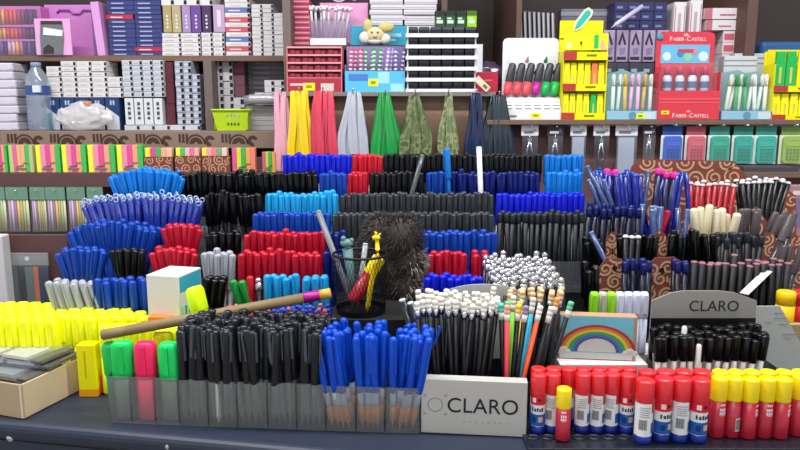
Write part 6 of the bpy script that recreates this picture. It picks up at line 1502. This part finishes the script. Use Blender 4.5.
# lower right ledge with mauve boxes
xq = W(742, 170, 1.9).x
lg = thing('side_ledge', 'brown side ledge under the lime calculator', 'shelf', (W(780, 170, 1.9).x, 1.9, W(400, 172, 1.9).z))
part('ledge_board', B().box(xq-lg.location.x, 0, -.016, .25, .125, 0), brown2, lg, .001)
part('ledge_bracket', B().prism([(0, -.016), (0, -.09), (.004, -.09), (.09, -.016)], 0, .01, M=T((.2, .12, 0)) @ RZ(-PI/2)), brown2, lg)
part('ledge_bracket', B().prism([(0, -.016), (0, -.09), (.004, -.09), (.09, -.016)], 0, .01, M=T((xq-lg.location.x+.02, .12, 0)) @ RZ(-PI/2)), brown2, lg)
stack('slate_booklet', 'slate booklet lying on the brown side ledge', 'slate booklets', 744, 800, 167, W(400, 172, 1.9).z, 1.905, 1, 2, K('#4a4650'), .09, None, notch=False, cat='booklet')
x0, x1 = W(789, 200, 1.64).x, W(812, 200, 1.64).x
o = thing('mauve_card', 'mauve printed card box standing behind the glint-ended black pens', 'box', ((x0+x1)/2, 1.64, TZ+.0005)); h = W(400, 186, 1.64).z-TZ
part('card_body', B().box(-(x1-x0)/2, 0, 0, (x1-x0)/2, .03, h), K('#a07a80', .5), o, .001)
part('card_print', B().box(-.02, -.0006, h-.10, .025, -.0001, h-.03, 0).box(-.02, -.0007, h-.022, .02, -.0001, h-.012, 1), [K('#7a6a90'), K('#d8c8cc')], o)
# ---------------------------------------------------------------- camera, light, room
cam = bpy.data.cameras.new('camera'); co = bpy.data.objects.new('camera', cam); COL.objects.link(co)
co.location = (0, 0, CAMZ); co.rotation_euler = (PI/2-PITCH, 0, 0)
cam.sensor_width = 36; cam.lens = FOC/800*36; cam.clip_start = .02
S.camera = co
def structure(name, b, m):
    o = link(name, b.mesh(name, m)); o['kind'] = 'structure'; return o
structure('floor', B().box(-2.6, -1.6, -.05, 2.6, 2.75, 0), mat('floor_tile', '#8d8578', .4, noise=.1, nscale=8))
structure('wall_back', B().box(-2.6, 2.68, 0, 2.6, 2.75, 2.8), mat('wall_paint', '#8b8078', .8, noise=.05, nscale=5))
structure('ceiling', B().box(-2.6, -1.6, 2.8, 2.6, 2.75, 2.86), mat('ceiling_paint', '#d8d6d0', .9, noise=.03, nscale=5))
lampm = bpy.data.materials.new('tube_light'); lampm.use_nodes = True
bs = lampm.node_tree.nodes['Principled BSDF']; bs.inputs['Emission Color'].default_value = (1, .98, 1, 1); bs.inputs['Emission Strength'].default_value = 6
for i, (x, y, p, ln) in enumerate(((-.9, .95, 25, 1.2), (.75, .95, 25, 1.2), (0, -.35, 13, 1.2))):
    o = thing('ceiling_light', ('white tube light over the shelves, nearer the pink boxes', 'white tube light over the shelves, nearer the red glue display', 'white tube light over the shop aisle')[i], 'light', (x, y, 2.8))
    part('fixture', B().box(-.62, -.06, -.05, .62, .06, -.001), P('#e0e0e0'), o)
    part('tube', B().cyl((-.6, 0, -.07), (.6, 0, -.07), .018, None, 0, 12), lampm, o)
    la = bpy.data.lights.new('tube_glow', 'AREA'); la.shape = 'RECTANGLE'; la.size = 1.2; la.size_y = .12; la.energy = p; la.color = (.98, .98, 1)
    lo_ = bpy.data.objects.new('tube_glow', la); COL.objects.link(lo_); lo_.location = (x, y, 2.70)
w = bpy.data.worlds.new('world'); S.world = w; w.use_nodes = True
w.node_tree.nodes['Background'].inputs[0].default_value = (.93, .95, 1, 1); w.node_tree.nodes['Background'].inputs[1].default_value = .55
S.view_settings.view_transform = 'Standard'; S.view_settings.look = 'None'; S.view_settings.gamma = 1; S.view_settings.exposure = .6
S.cycles.max_bounces = 6; S.cycles.diffuse_bounces = 3; S.cycles.glossy_bounces = 2; S.cycles.transparent_max_bounces = 24
S.cycles.use_denoising = True
